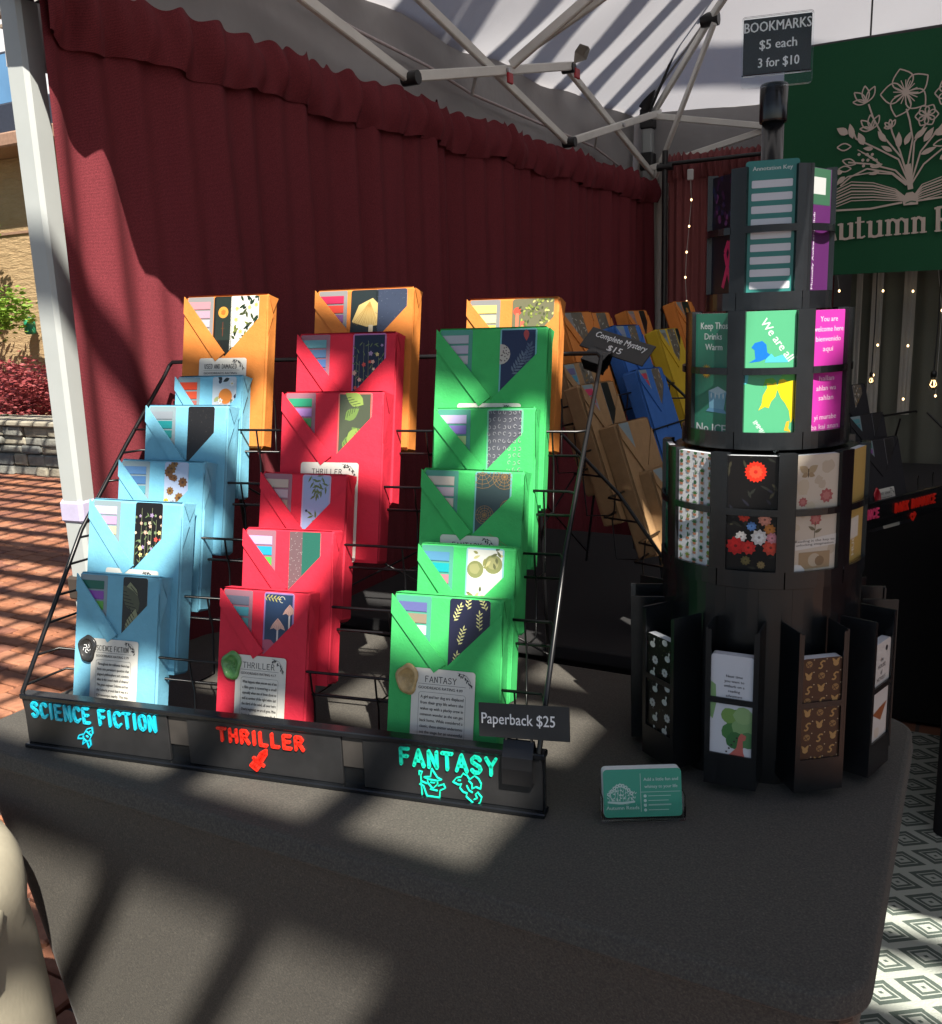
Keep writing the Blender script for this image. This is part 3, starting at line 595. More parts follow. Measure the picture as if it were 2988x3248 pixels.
# ================================================================ SETTING
def ground_sheet():
    mb = MB(); mb.add([(-60, -60, -.012), (60, -60, -.012), (60, 80, -.012), (-60, 80, -.012)], [(0, 1, 2, 3)])
    return tag(mb.build('brick_pavement', M['paving']), kind='structure')
pav = ground_sheet()
rd = MB(); rd.add([(-60, -60, -.006), (60, -60, -.006), (60, -.9, -.006), (-60, -.9, -.006)], [(0, 1, 2, 3)])
tag(rd.build('bounce_cut_ground', simple('bounce_cut_grey', (.075, .078, .085), .9, 0, .2, 12, .4, .003)), kind='structure')  # unseen dark ground, added to cut warm bounce and reflections
def bricks():
    sand = MB(); sand.add([(-9.5, 1.4, -.008), (-1.3, 1.4, -.008), (-1.3, 5.6, -.008), (-9.5, 5.6, -.008)], [(0, 1, 2, 3)])
    tag(sand.build('joint_sand', M['sand'], pav), kind=None)
    rng = random.Random(3); mes = []
    for k in range(4):
        mb = MB(); mb.box(-.0955, .0955, -.0455, .0455, -.04, 0, bev=.006); mes.append(mb.mesh('brick')); mes[-1].materials.append(BR[k])
    cells = []
    for i in range(-45, 0):
        for j in range(0, 60):
            x = i * .2; y = j * .1 + (.05 if i % 2 else 0)
            d = Vector((x, y, -CZ)); q = R.transposed() @ d
            if q.z >= -.3: continue
            px = 1494 + 2950 * q.x / -q.z; py = 1624 - 2950 * q.y / -q.z
            if -60 < px < 330 and 1490 < py < 3330 and (py < 2400 or px < 330): cells.append((d.length, x, y))
    cells.sort()
    for (_, x, y) in cells[:300]:
        o = bpy.data.objects.new('brick', rng.choice(mes)); COL.objects.link(o); o.parent = pav
        o.location = (x, y, .012 - .008 + rng.uniform(-.0018, .0018)); o.rotation_euler = (rng.uniform(-.006, .006), rng.uniform(-.006, .006), rng.uniform(-.006, .006))
    rest = MB()
    for (_, x, y) in cells[300:2600]:
        rest.box(x - .0972, x + .0972, y - .0472, y + .0472, -.03, .0035 + rng.uniform(-.001, .001))
    if rest.v: tag(rest.build('distant_bricks', BR[0], pav), kind='stuff')
bricks()
# rug
mb = MB(); mb.box(-.62, 1.6, 1.25, 2.95, .006, .014, bev=.003); tag(mb.build('rug', M['rug']), 'black and white diamond patterned flatweave rug on the ground right of the table', 'rug')

# building far left
def building():
    b = empty('tan_building', (0, 0, 0)); tag(b, 'tan rough block building beyond the red shrubs and the white tent leg', 'building')
    Y = 8.0; mb = MB()
    mb.box(-13.6, -7.2, Y, Y + .3, 0, 3.4, bev=.01); mb.build('wall', M['block'], b)
    MB().box(-13.6, -7.2, Y - .02, Y + .2, 2.50, 2.53).build('wall_joint', M['browntrim'], b)
    MB().box(-13.7, -7.0, Y - .5, Y + .4, 3.40, 3.56, bev=.02).build('eave', M['browntrim'], b)
    MB().box(-13.7, -7.0, Y - .25, Y + .4, 3.56, 3.95, bev=.02).build('fascia', M['darktrim'], b)
    for x in (-11.45, -10.85): 
        f = MB().box(x, x + .45, Y - .02, Y + .1, 3.98, 4.6, bev=.02).build('window', M['darktrim'], b); MB().box(x + .04, x + .41, Y - .03, Y - .022, 4.02, 4.56).build('pane', M['window'], f)
    MB().box(-13.7, -7.0, Y + .1, Y + .6, 3.96, 6.5).build('upper_wall', simple('pale_stucco', (.55, .56, .58), .8), b)
    g = MB(); g.lathe([(.0, 1.48), (.06, 1.46), (.07, 1.44), (.07, 1.28), (.05, 1.26), (0, 1.26)], 12, cx=-10.56, cy=7.85); tag(g.build('green_wall_box', M['greentin']), 'small green painted metal fitting on the tan wall beside the tent leg', 'wall fitting')  # plain green box on the building wall, no lamp
building()
def stone_wall():
    w = empty('dry_stone_wall', (-8, 5.45, 0)); tag(w, 'low grey stacked stone wall under the red shrubs', 'wall')
    rng = random.Random(11); MB().box(-3.5, 2.6, .06, .4, 0, .40).build('wall_core', M['stone'][2], w)
    z = 0
    while z < .40:
        h = rng.uniform(.07, .12); x = -3.4 + rng.uniform(0, .1)
        while x < 2.5:
            L = rng.uniform(.13, .34); mb = MB(); y0 = rng.uniform(-.015, .02)
            mb.box(0, L - .012, y0, .2, 0, h - .010, bev=.012); vs = [(a + rng.uniform(-.006, .006), b_ + rng.uniform(-.004, .004), c + rng.uniform(-.006, .006)) for a, b_, c in mb.v]; mb.v = vs
            mb.build('stone', M['stone'][rng.randint(0, 2)], w, loc=(x, 0, z + .003)); x += L
        z += h
    x = -3.5
    while x < 2.5:
        L = rng.uniform(.35, .55); MB().box(0, L - .01, -.04, .42, 0, .05, bev=.012).build('coping_stone', M['stone'][1], w, loc=(x, 0, z)); x += L
stone_wall()
def leaves(name, n, centre, ext, size, mat, seed, parent=None, shell=.55):
    rng = random.Random(seed); mb = MB()
    for _ in range(n):
        while True:
            q = Vector((rng.uniform(-1, 1), rng.uniform(-1, 1), rng.uniform(-1, 1)))
            if shell * shell < q.length_squared < 1: break
        bump_ = 1 + .18 * sin(q.x * 9 + q.z * 5) + .12 * sin(q.y * 13 + q.z * 7)
        c = Vector((centre[0] + q.x * ext[0] * bump_, centre[1] + q.y * ext[1] * bump_, centre[2] + q.z * ext[2] * bump_))
        s = size * rng.uniform(.6, 1.3); m3 = Matrix.Rotation(rng.uniform(0, 6.3), 3, 'Z') @ Matrix.Rotation(rng.uniform(-1.1, 1.1), 3, 'X')
        mb.add([c + m3 @ Vector(v) * s for v in ((-.5, 0, 0), (0, -.28, .06), (.55, 0, 0), (0, .28, .06))], [(0, 1, 2, 3)])
    return mb.build(name, mat, parent)
def shrubs():
    for i, (x, y, z, ex, ey, ez, lab) in enumerate(((-10.5, 6.7, .62, .75, .5, .36, 'red leaved shrub at the left end of the stone wall'), (-9.35, 6.5, .66, .7, .5, .36, 'red leaved shrub above the stone wall in the middle'), (-8.3, 6.2, .62, .6, .4, .34, 'red leaved shrub nearest the white tent leg'))):
        o = empty('red_shrub', (x, y, 0)); tag(o, lab, 'shrub', 'red shrubs behind the low stone wall')
        leaves('foliage', 4200, (0, 0, z), (ex, ey, ez), .055, M['redleaf'], 20 + i, o, .3)
        s = MB()
        for k in range(6): s.tube([(0, 0, 0), (.15 * cos(k), .1 * sin(k), .3), (.4 * cos(k), .25 * sin(k), .6)], [.02, .014, .006], 5)
        s.build('stem', M['bark'], o)
    g = leaves('ground_ivy', 900, (-9.0, 5.75, .46), (1.3, .12, .05), .05, M['leaf'], 31); tag(g, kind='stuff')
    tr = empty('small_tree', (-11.35, 7.4, 0)); tag(tr, 'bright green leafy tree against the tan wall at the left edge', 'tree')
    s = MB(); s.tube([(0, 0, 0), (.05, 0, 1.0), (.0, .05, 2.0), (.1, 0, 3.0)], [.07, .055, .04, .02], 8)
    s.build('trunk', M['bark'], tr)
    for k, (bx, bz) in enumerate(((.9, 1.2), (1.15, 1.45), (.6, 2.55), (.75, 2.2), (-.5, 2.0))):
        MB().tube([(0, 0, bz - .5), (bx * .5, 0, bz - .15), (bx, 0, bz)], [.025, .016, .006], 5).build('limb', M['bark'], tr)
    for k, (cx, cz, ex, ez, n) in enumerate(((.95, 1.55, .42, .28, 700), (.35, 1.5, .5, .4, 800), (.5, 2.55, .35, .30, 500), (.0, 2.4, .5, .5, 700), (-.4, 1.9, .5, .6, 700))):
        leaves('crown', n, (cx, 0, cz), (ex, .3, ez), .085, M['leaf'], 40 + k, tr, .0)
shrubs()
def planter():
    o = empty('concrete_planter', (-1.165, .49, 0)); tag(o, 'pale rough concrete planter with a curled rim in the bottom left corner', 'planter')
    pr = [(0, 0), (.20, 0), (.22, .03), (.226, .15), (.226, .3), (.222, .45), (.216, .54), (.210, .58), (.214, .61), (.212, .645), (.200, .672), (.175, .68), (.165, .66), (.16, .60), (0, .59)]
    MB().lathe(pr, 56).build('pot', M['concrete'], o)
    # raised curled lobe on the right front
    mb = MB(); mb.tube([(.16, -.13, .40), (.19, -.09, .47), (.208, -.03, .54), (.205, .04, .60), (.19, .09, .64)], [.008, .028, .036, .030, .008], 14); mb.build('rim_scroll', M['concrete'], o)
planter()
c = MB(); c.box(-1.19, -1.03, .55, .68, 0, .07, bev=.01); tag(c.build('black_case', M['plastic_matt']), 'small black case on the bricks beside the tablecloth corner', 'case')
def stone_lump(x, y, s, lab, sd):
    rng = random.Random(sd); mb = MB(); mb.lathe([(0, 0), (s * .8, .0), (s, s * .4), (s * .7, s * .9), (s * .3, s * 1.15), (0, s * 1.2)], 9, smooth=False); mb.v = [(a * rng.uniform(.75, 1.15), b * rng.uniform(.75, 1.15), c) for a, b, c in mb.v]
    tag(mb.build('stone', simple('pale_stone' , (.55, .52, .45), .9, 0, .3, 20, .6, .004), loc=(x, y, 0)), lab, 'stone')
stone_lump(-1.02, .74, .045, 'pale broken stone at the foot of the tablecloth, farther from the camera', 1)
stone_lump(-.98, .64, .045, 'pale stone at the foot of the tablecloth, nearest the bottom edge', 2)

# ================================================================ PERGOLA overhead (above the frame; it casts the striped shade)
def pergola():
    p = empty('pergola', (0, 0, 0)); tag(p, 'slatted wooden pergola standing over the tent and the paving', 'pergola')
    ZP = 4.2; y = -1.317 - .245 * 26; mb = None
    def sl_(y, x0, x1, w=.085):
        m_ = MB(); m_.box(x0, x1, -w / 2, w / 2, -.015, .015); o = m_.build('slat', M['wood'], p); o.location = (0, y, ZP)
    while y < 6.6:
        if y > .45: sl_(y, -8.6, 5.2)
        elif abs(y + .582) < .05: sl_(y, .98, 1.50, .08); sl_(y, 1.80, 5.2, .08); sl_(y - .075, -8.6, .975, .06)
        elif abs(y + .337) < .05: sl_(y, 1.15, 5.2); sl_(y, -8.6, .15)
        elif abs(y + .092) < .05 or abs(y - .153) < .05: sl_(y, -8.6, 5.2)
        elif abs(y + .827) < .05: sl_(y, -8.6, .2); sl_(y, .9, 5.2, .075)
        elif y > -1.25: sl_(y, -8.6, .2); sl_(y, .9, 5.2)
        elif y > -1.4: sl_(y - .010, -8.6, 5.2, .098)
        elif y > -1.9: pass
        else: sl_(y, -8.6, 9.0)
        y += .245
    def cross(x, y0, y1, w, x2=None):
        x2 = x if x2 is None else x2; m_ = MB(); m_.bar((x, y0, ZP - .05), (x2, y1, ZP - .05), w, .03); m_.build('cross_bar', M['wood'], p)
    for x in (1.132, 1.372, 1.612): cross(x, -3.2, -.60, .052)
    x = -6.2
    while x < -.15:
        m_ = MB(); m_.bar((x, -1.3, ZP - .05), (x, 3.6, ZP - .05), .030, .03); m_.build('cross_bar', M['wood'], p); x += .197
    MB().box(1.795, 2.54, -7.4, .6, ZP - .09, ZP - .06).build('shade_panel', M['wood'], p)  # unseen panel added to shade the right end of the table
    MB().box(-8.6, .9, .95, 1.09, ZP - .16, ZP - .02).build('beam', M['wood'], p)
    for x in (-8.5, 5.0):
        for yy in (-7.5, 6.4): MB().box((x if x > 0 else -5.0) - .08, (x if x > 0 else -5.0) + .08, yy - .08, yy + .08, 0, ZP - .16, bev=.01).build('post', M['wood'], p)
pergola()

# ================================================================ TENT
XL, YF, YB, XR, ZE = -1.29, 1.01, 3.93, 1.75, 2.08
def tent():
    T = empty('canopy_tent', (0, 0, 0)); tag(T, 'white pop up canopy tent with cream scissor frame covering the stall', 'tent')
    # roof: four panels, fine grid with sag and wrinkles
    pk = Vector(((XL + XR) / 2, (YF + YB) / 2, 3.05)); cs = [Vector((XL - .045, YF - .085, ZE)), Vector((XR + .02, YF - .085, ZE)), Vector((XR + .02, YB + .045, ZE)), Vector((XL - .045, YB + .045, ZE))]
    mb = MB(); n = 40
    for k in range(4):
        a, b = cs[k], cs[(k + 1) % 4]; vs = []; idx = {}
        for i in range(n + 1):
            for j in range(n + 1):
                u = j / n; t_ = i / n; e = a.lerp(b, u); q = e.lerp(pk, t_)
                sag = -.045 * sin(pi * u) * sin(pi * t_) - .05 * sin(pi * u) * (1 - t_)
                fold = .012 * sin(u * 34 + t_ * 9 + 2 * sin(t_ * 5)) * (1 - t_) * sin(pi * u)
                q = q + Vector((0, 0, sag + fold)); idx[i, j] = len(vs); vs.append(q)
        mb.add(vs, [[idx[i, j], idx[i, j + 1], idx[i + 1, j + 1], idx[i + 1, j]] for i in range(n) for j in range(n)], smooth=True)
    mb.build('roof', M['canopy'], T)
    for k in range(4):
        a, b = cs[k], pk; sm = MB(); sm.tube([a.lerp(b, i / 12) + Vector((0, 0, -.004)) for i in range(13)], .005, 5); sm.build('roof_seam', M['valance'], T)
    # valances: left and back hang wavy; front hangs low
    def val(name, P, Q, zt, zb, out, m=80, rows=10, drop=None):
        mb = MB(); vs = []
        for i in range(rows + 1):
            for j in range(m + 1):
                u = j / m; q = P.lerp(Q, u); b = zb(u); f = i / rows; z = zt(u) + (b - zt(u)) * f
                w = .010 * f * sin(u * 41 + 2 * sin(u * 9)) + .006 * sin(u * 97 + f * 4) * f
                vs.append((q.x + out.x * w, q.y + out.y * w, z))
        mb.add(vs, [[i * (m + 1) + j, i * (m + 1) + j + 1, (i + 1) * (m + 1) + j + 1, (i + 1) * (m + 1) + j] for i in range(rows) for j in range(m)], smooth=True)
        mb.build(name, M['valance'], T)
    sagl = lambda u: ZE + .015 - .045 * sin(pi * u)
    val('valance', Vector((XL - .04, YF, 0)), Vector((XL - .04, YB, 0)), sagl, lambda u: 1.70, Vector((1, 0, 0)))
    val('valance', Vector((XL - .06, YB + .02, 0)), Vector((XR, YB + .02, 0)), sagl, lambda u: 1.72, Vector((0, 1, 0)))
    # front valance profile: left end from curtain shade; dip and notch shaped for sunlight
    pts = [(-1.20, 1.79), (-1.178, 1.798), (-1.158, 1.736), (-1.102, 1.773), (-1.056, 1.839), (-1.027, 1.842), (-1.0, 1.79), (-.986, 1.784), (-.921, 1.835), (-.741, 1.822), (-.5, 1.82), (-.15, 1.82), (-.12, 1.66), (.0, 1.64), (.03, 1.68), (.07, 1.94), (.12, 1.99), (.20, 1.97), (.26, 1.86), (.4, 1.82), (1.75, 1.82)]
    def fz(u):
        x = -1.24 + u * 2.99
        if x <= pts[0][0]: return pts[0][1]
        for (a, za), (b, zb) in zip(pts, pts[1:]):
            if x <= b: return za + (zb - za) * (x - a) / (b - a)
        return 1.82
    val('valance', Vector((-1.24, .93, 0)), Vector((XR, .93, 0)), lambda u: ZE + .03 - .03 * sin(pi * u), fz, Vector((0, .3, 0)), 260, 6)
    # hem tape seen along the left eave
    bw_ = MB().box(XL - .06, XR + .02, YB + .06, YB + .064, .0, 2.02).build('back_light_block', M['valance'], T)  # unseen tent back, added to stop light entering from behind
    hem = MB(); hp = [(1134, 97), (1354, 208), (1497, 299), (1679, 377), (1887, 467), (2030, 578)]
    hem.tube([at_x(x, y, -1.3) for x, y in [(960, 0)] + hp], .004, 6); hem.build('hem_tape', simple('pink_white_tape', (.55, .48, .48), .8), T)
    # sail-like lower lining below the hem (slightly darker single layer)
    # legs
    def leg(x, y, lower=True):
        g = MB(); g.box(-.021, .021, -.021, .021, .60, ZE + .02, bev=.006); L = g.build('leg', M['tentwhite'], T, loc=(x, y, 0)); return L
    L = leg(XL, YF); L.rotation_euler = (0, 0, .10)
    MB().box(-.0245, .0245, -.0245, .0245, .995, 1.035, bev=.006).build('strap', M['velcro'], L)
    MB().box(-.026, .026, -.026, .026, .865, .905, bev=.004).build('height_catch', M['legbrown'], L)
    L2 = MB().box(-.0175, .0175, -.0175, .0175, 0, .86, bev=.003).build('lower_leg', M['legbrown'], T, loc=(XL, YF, 0), rot=(0, 0, .1))
    MB().box(-.05, .05, -.05, .05, 0, .006, bev=.002).build('foot_plate', M['steel'], L2)
    BX, BY = -1.262, 3.90
    L3 = leg(BX, BY)
    for z0, z1 in ((2.02, 2.10), (1.86, 1.93), (1.77, 1.815)): MB().box(-.028, .028, -.028, .028, z0, z1, bev=.006).build('slider', M['joint'], L3)
    MB().tube([(-.06, -.01, 1.795), (.05, -.01, 1.795)], .012, 8).build('pipe_knob', M['joint'], L3)
    leg(XR, YF); leg(XR, YB)
    # left scissor truss (x = -1.25), two planes of bars so that crossing bars clear each other
    def bar(a, b, off=0, w=.025, h=.014, name='truss_bar'):
        a = Vector(a); b = Vector(b); o = Vector((off, 0, 0)); mb = MB(); mb.bar(a + o, b + o, h, w); mb.build(name, M['truss'], T)
    def joint(q, s=.02):
        q = Vector(q); mb = MB(); mb.tube([q + Vector((-s * 1.3, 0, 0)), q + Vector((s * 1.3, 0, 0))], s, 10); mb.build('joint', M['joint'], T)
    xs = -1.215
    ys = [1.03, 1.99, 2.95, 3.88]; lo, hi = 1.86, 2.07
    for i in range(3):
        y0, y1 = ys[i], ys[i + 1]; zl0, zl1 = 1.865 - .012 * i, 1.865 - .012 * (i + 1)
        bar((xs, y0, zl0), (xs, y1, 2.055 + .01 * i), .009); bar((xs, y0, 2.045 + .01 * i), (xs, y1, zl1), -.009)
        MB().tube([(xs - .02, (y0 + y1) / 2, 1.958), (xs + .024, (y0 + y1) / 2, 1.958)], .007, 8).build('pivot_bolt', M['steel'], T)
    for i in (1, 2): joint((xs, ys[i], 1.862 - .012 * i), .016); joint((xs, ys[i], 2.06), .016)
    # red tab and hanging tape near the pivots
    MB().box(-.004, .004, -.014, .014, -.03, -.002, bev=.002).build('release_tab', M['redplastic'], T, loc=(xs + .02, 2.48, 1.955))
    MB().box(-.004, .004, -.018, .018, -.02, .01, bev=.002).build('release_tab', M['redplastic'], T, loc=(xs + .02, 2.97, 2.05))
    # back truss
    yb = 3.84; xq = [-1.24, -.28, .70, 1.70]
    for i in range(3):
        mb = MB(); mb.bar((xq[i], yb + .01, 1.86), (xq[i + 1], yb + .01, 2.06), .014, .024); mb.build('truss_bar', M['truss'], T)
        mb = MB(); mb.bar((xq[i], yb - .012, 2.06), (xq[i + 1], yb - .012, 1.86), .014, .024); mb.build('truss_bar', M['truss'], T)
    for i in (1, 2): joint((xq[i], yb, 1.86), .016); joint((xq[i], yb, 2.06), .016)
    # centre cross truss from the left side pivot towards the peak
    bar((xs + .03, 2.47, 1.97), (-.25, 2.47, 2.50), 0, .026, .016); bar((xs + .03, 2.50, 1.99), (-.25, 2.50, 2.40), 0, .02, .014)
    # corner rafter and its brace
    A = Vector((BX + .03, BY - .03, 2.07)); K = Vector((-.93, 3.57, 2.30)); P2 = Vector((.1, 2.6, 2.98))
    mb = MB(); mb.bar(A, K, .016, .026); mb.build('rafter', M['truss'], T); mb = MB(); mb.bar(K, P2, .016, .026); mb.build('rafter', M['truss'], T)
    mb = MB(); mb.bar((BX + .03, BY - .03, 1.80), K + Vector((.02, -.02, -.02)), .014, .022); mb.build('rafter_brace', M['truss'], T)
    joint(K, .024)
    mb = MB(); mb.tube([A + Vector((-.01, -.02, .0)), K + Vector((-.06, 0, .05)), Vector((-.62, 3.25, 2.62))], .006, 6); mb.build('tension_cord', M['joint'], T)
    # black umbrella-like gusset at the corner top
    MB().tube([(BX, BY - .03, 2.10), (BX + .06, BY - .08, 2.20)], [.03, .004], 8).build('corner_gusset', M['joint'], T)
    tp = MB(); tp.tube([at_x(1510, 235, -1.24), at_x(1497, 300, -1.28)], .005, 6); tp.build('tie_tape', M['paper_white'], T)
    tp = MB(); tp.tube([at_x(1893, 430, -1.24), at_x(1887, 470, -1.28)], .004, 6); tp.build('tie_tape', M['paper_white'], T)
    # small grey rag clipped on the truss joint
    rg = MB(); a = Vector((-1.19, 2.93, 2.065)); rg.add([a + Vector(q) * .55 for q in ((0, 0, 0), (.07, .02, .015), (.10, 0, .06), (.08, .03, .085), (.04, .0, .10), (.0, .02, .07), (.04, .04, .04))], [(0, 1, 6), (1, 2, 6), (2, 3, 6), (3, 4, 6), (4, 5, 6), (5, 0, 6)])
    tag(rg.build('grey_rag', simple('grey_cloth', (.22, .20, .17), .9)), 'small crumpled grey cloth hanging on the tent frame joint', 'cloth')
tent()

# ================================================================ CURTAINS
def curtain(name, P, Q, nrm, ztop, zbot, mat, label, seed, amp=.03, nf=22, m=500, rows=46, header=.085, freq2=2.3, band=True, shape=None, group=None):
    P, Q, nrm = Vector(P), Vector(Q), Vector(nrm); rng = random.Random(seed); ph = [rng.uniform(0, 6.3) for _ in range(8)]; am = [rng.uniform(.5, 1) for _ in range(8)]
    def fold(u, s):   # s: 0 at rod .. 1 at the hem
        a = am[0] * sin(u * nf * 2 * pi * .8 + ph[0] + 2.6 * sin(u * nf * .9 + ph[5]) + .5 * sin(s * 3 + u * 20)) * (.35 + .65 * s) + .5 * am[1] * sin(u * nf * freq2 * 2 * pi + ph[1]) * (1 - .7 * s) + .45 * sin(u * nf * .37 * 2 * pi + ph[2] + s)
        return a * amp
    mb = MB(); vs = []
    for i in range(rows + 1):
        s = (i / rows) ** 1.25
        for j in range(m + 1):
            u = j / m; fr = .012 * (.5 + .5 * sin(u * nf * 3.3 * 2 * pi + ph[3] + 3 * sin(u * nf * 1.7))) * (.3 + .7 * abs(sin(u * nf * 1.3 + ph[4])))
            z = ztop + (zbot - ztop) * s + (fr if i == 0 else 0)
            q = P.lerp(Q, u) + nrm * (fold(u, s) + (shape(u, s) if shape else 0)); vs.append((q.x, q.y, z))
    mb.add(vs, [[i * (m + 1) + j, i * (m + 1) + j + 1, (i + 1) * (m + 1) + j + 1, (i + 1) * (m + 1) + j] for i in range(rows) for j in range(m)], smooth=True)
    o = mb.build(name, mat); tag(o, label, 'curtain', group)
    if band:   # rod pocket: a gathered outer layer
        mb = MB(); vs = []; rr = 7
        for i in range(rr + 1):
            f = i / rr
            for j in range(m + 1):
                u = j / m; st = .5 + .5 * math.tanh(3 * sin(u * nf * .55 * 2 * pi + ph[6] + 2.5 * sin(u * 11))); fr = .014 * (.5 + .5 * sin(u * nf * 3.3 * 2 * pi + ph[3] + 3 * sin(u * nf * 1.7))) * (.3 + .7 * abs(sin(u * nf * 1.3 + ph[4])))
                puff = .020 * sin(pi * f) * (.6 + .4 * sin(u * nf * 3.1 * 2 * pi + ph[7])) + .010 + .010 * math.tanh(6 * sin(u * nf * 1.15 * 2 * pi + ph[5] + 3 * sin(u * 17))) * f * .6
                z = ztop + fr * (1 - f) + .006 - f * header * (1 + .13 * st)
                q = P.lerp(Q, u) + nrm * (fold(u, .02) + puff); vs.append((q.x, q.y, z))
        mb.add(vs, [[i * (m + 1) + j, i * (m + 1) + j + 1, (i + 1) * (m + 1) + j + 1, (i + 1) * (m + 1) + j] for i in range(rr) for j in range(m)], smooth=True)
        mb.build('rod_pocket', mat, o)
    return o
XC = -1.226
def lump(u, s):
    y = .985 + u * 2.87; a = 0
    for c_, w_, h_ in ((1.78, .022, .035), (1.86, .016, -.03), (2.02, .02, .03), (2.1, .02, -.03), (2.6, .03, .03)): a += h_ * math.exp(-((y - c_ - .05 * (1 - s)) / w_) ** 2) * (.25 + .75 * s)
    a += .030 * math.exp(-((y - 1.10) / .035) ** 2) * s ** .5; a -= .020 * math.exp(-((y - 1.15) / .02) ** 2) * s ** .4; a += .025 * math.exp(-((y - 1.34) / .03) ** 2) * s; return a
curtain('side_curtain', (XC, .985, 0), (XC, 3.87, 0), (1, 0, 0), 1.805, .03, M['maroon'], 'long maroon curtain gathered along the left side of the tent', 4, .026, 15, 620, shape=lump, header=.085)
MB().tube([(XC - .030, .95, 1.785), (XC - .030, 3.9, 1.785)], .009, 8).build('curtain_rod', M['joint'])
tag(bpy.data.objects['curtain_rod'], 'thin black rod carrying the long maroon side curtain', 'rod')
YC = 3.74
def span(px0, px1, y, Y): return at_y(px0, y, Y).x, at_y(px1, y, Y).x
x0, x1 = span(2118, 2425, 800, YC)
zt = at_y(2250, 490, YC).z
curtain('back_curtain', (x0, YC, 0), (x0 + .42, YC, 0), (0, -1, 0), zt, .03, M['sheer'], 'sheer maroon curtain at the back, left of the bookmark tower', 8, .016, 6, 200, 30)
curtain('back_curtain', (x0 + .43, YC - .02, 0), (x0 + .63, YC - .02, 0), (0, -1, 0), zt - .01, .03, M['maroon'], 'narrow dark maroon curtain seen between the tower and the green banner', 9, .018, 5, 120, 30)
xg = at_y(2720, 900, YC).x
curtain('striped_curtain', (xg - .02, YC, 0), (1.2, YC, 0), (0, -1, 0), 1.9, .03, M['olive'], 'olive and pale grey striped curtains hanging below the green banner', 10, .030, 11, 300, 30, band=False)
for k, (pa, pb) in enumerate(((2715, 2735), (2765, 2800), (2866, 2905))):
    xa, xb = span(pa, pb, 950, YC - .045)
    curtain('pale_drape', (xa, YC - .045, 0), (xb, YC - .045, 0), (0, -1, 0), 1.9, .9, M['pale'], ('pale grey drape strip nearest the bookmark tower', 'pale grey drape strip in the middle below the banner', 'pale grey drape strip at the right below the banner')[k], 50 + k, .006, 1, 14, 16, band=False, group='pale strips among the olive curtains')
# white panel between the side curtain and the black stand
xa, xb = span(2058, 2108, 900, 3.92)
curtain('white_side_panel', (xa - .05, 3.92, 0), (xb + .12, 3.92, 0), (0, -1, 0), 1.9, .03, M['pale'], 'white fabric panel at the back corner beside the tent leg', 60, .012, 3, 60, 20, band=False)
curtain('side_curtain', (XR - .04, 1.02, 0), (XR - .04, 3.87, 0), (-1, 0, 0), 1.9, .03, M['maroon'], 'maroon curtain added unseen on the right side of the tent to darken its inside', 6, .018, 12, 200)  # added out of view to keep light out from the right
# black curtain stand
st = empty('curtain_stand', (at_y(2108, 700, 3.66).x, 3.66, 0)); tag(st, 'thin black upright pole of the curtain stand at the back corner', 'stand')
MB().tube([(0, 0, 0), (0, 0, zt + .02)], .011, 10).build('upright', M['joint'], st); MB().tube([(-.03, 0, zt - .04), (.03, 0, zt - .04)], .014, 10).build('knob', M['joint'], st)
MB().tube([(-.02, 0, zt - .03), (.9, 0, zt - .03)], .008, 8).build('crossbar', M['joint'], st)
MB().tube([(0, 0, 1.30), (.02, -.02, 1.30)], .016, 8).build('height_knob', M['joint'], st)
MB().box(-.2, .2, -.2, .2, 0, .01).build('base', M['joint'], st)

# fairy lights
def fairy():
    runs = [[(2190, 545), (2193, 634), (2186, 718), (2178, 800), (2174, 880), (2178, 957)], [(2655, 860), (2662, 923)], [(2803, 865), (2801, 923), (2784, 1095), (2770, 1190)], [(2897, 850), (2896, 924), (2880, 1097), (2865, 1266)], [(2975, 840), (2988, 985), (2967, 1256)]]
    labs = ['string of small warm fairy lights hanging on the sheer maroon curtain', 'single fairy light drop beside the top of the bookmark tower', 'fairy light string on the curtain just right of the tower', 'fairy light string in the middle of the striped curtains', 'fairy light string at the right edge of the photo']
    for r_, lb in zip(runs, labs):
        P = [at_y(x, y, YC - .09) for x, y in r_]; o = empty('fairy_lights', P[0]); tag(o, lb, 'string lights', 'fairy lights on the back curtains')
        w = MB(); w.tube([q - P[0] for q in P], .0012, 5); w.build('wire', simple('clear_wire', (.5, .5, .48), .4), o)
        if r_[0] == (2190, 545): MB().box(-.012, .012, -.004, .004, -.03, .01, bev=.003).build('hook', M['paper_white'], o)
        for q in P[1:]:
            b = MB(); d = q - P[0]; b.lathe([(0, -.005), (.0032, -.002), (.0036, .0015), (.002, .0045), (0, .005)], 8); b.build('bulb', M['chip'], o, loc=d)
fairy()
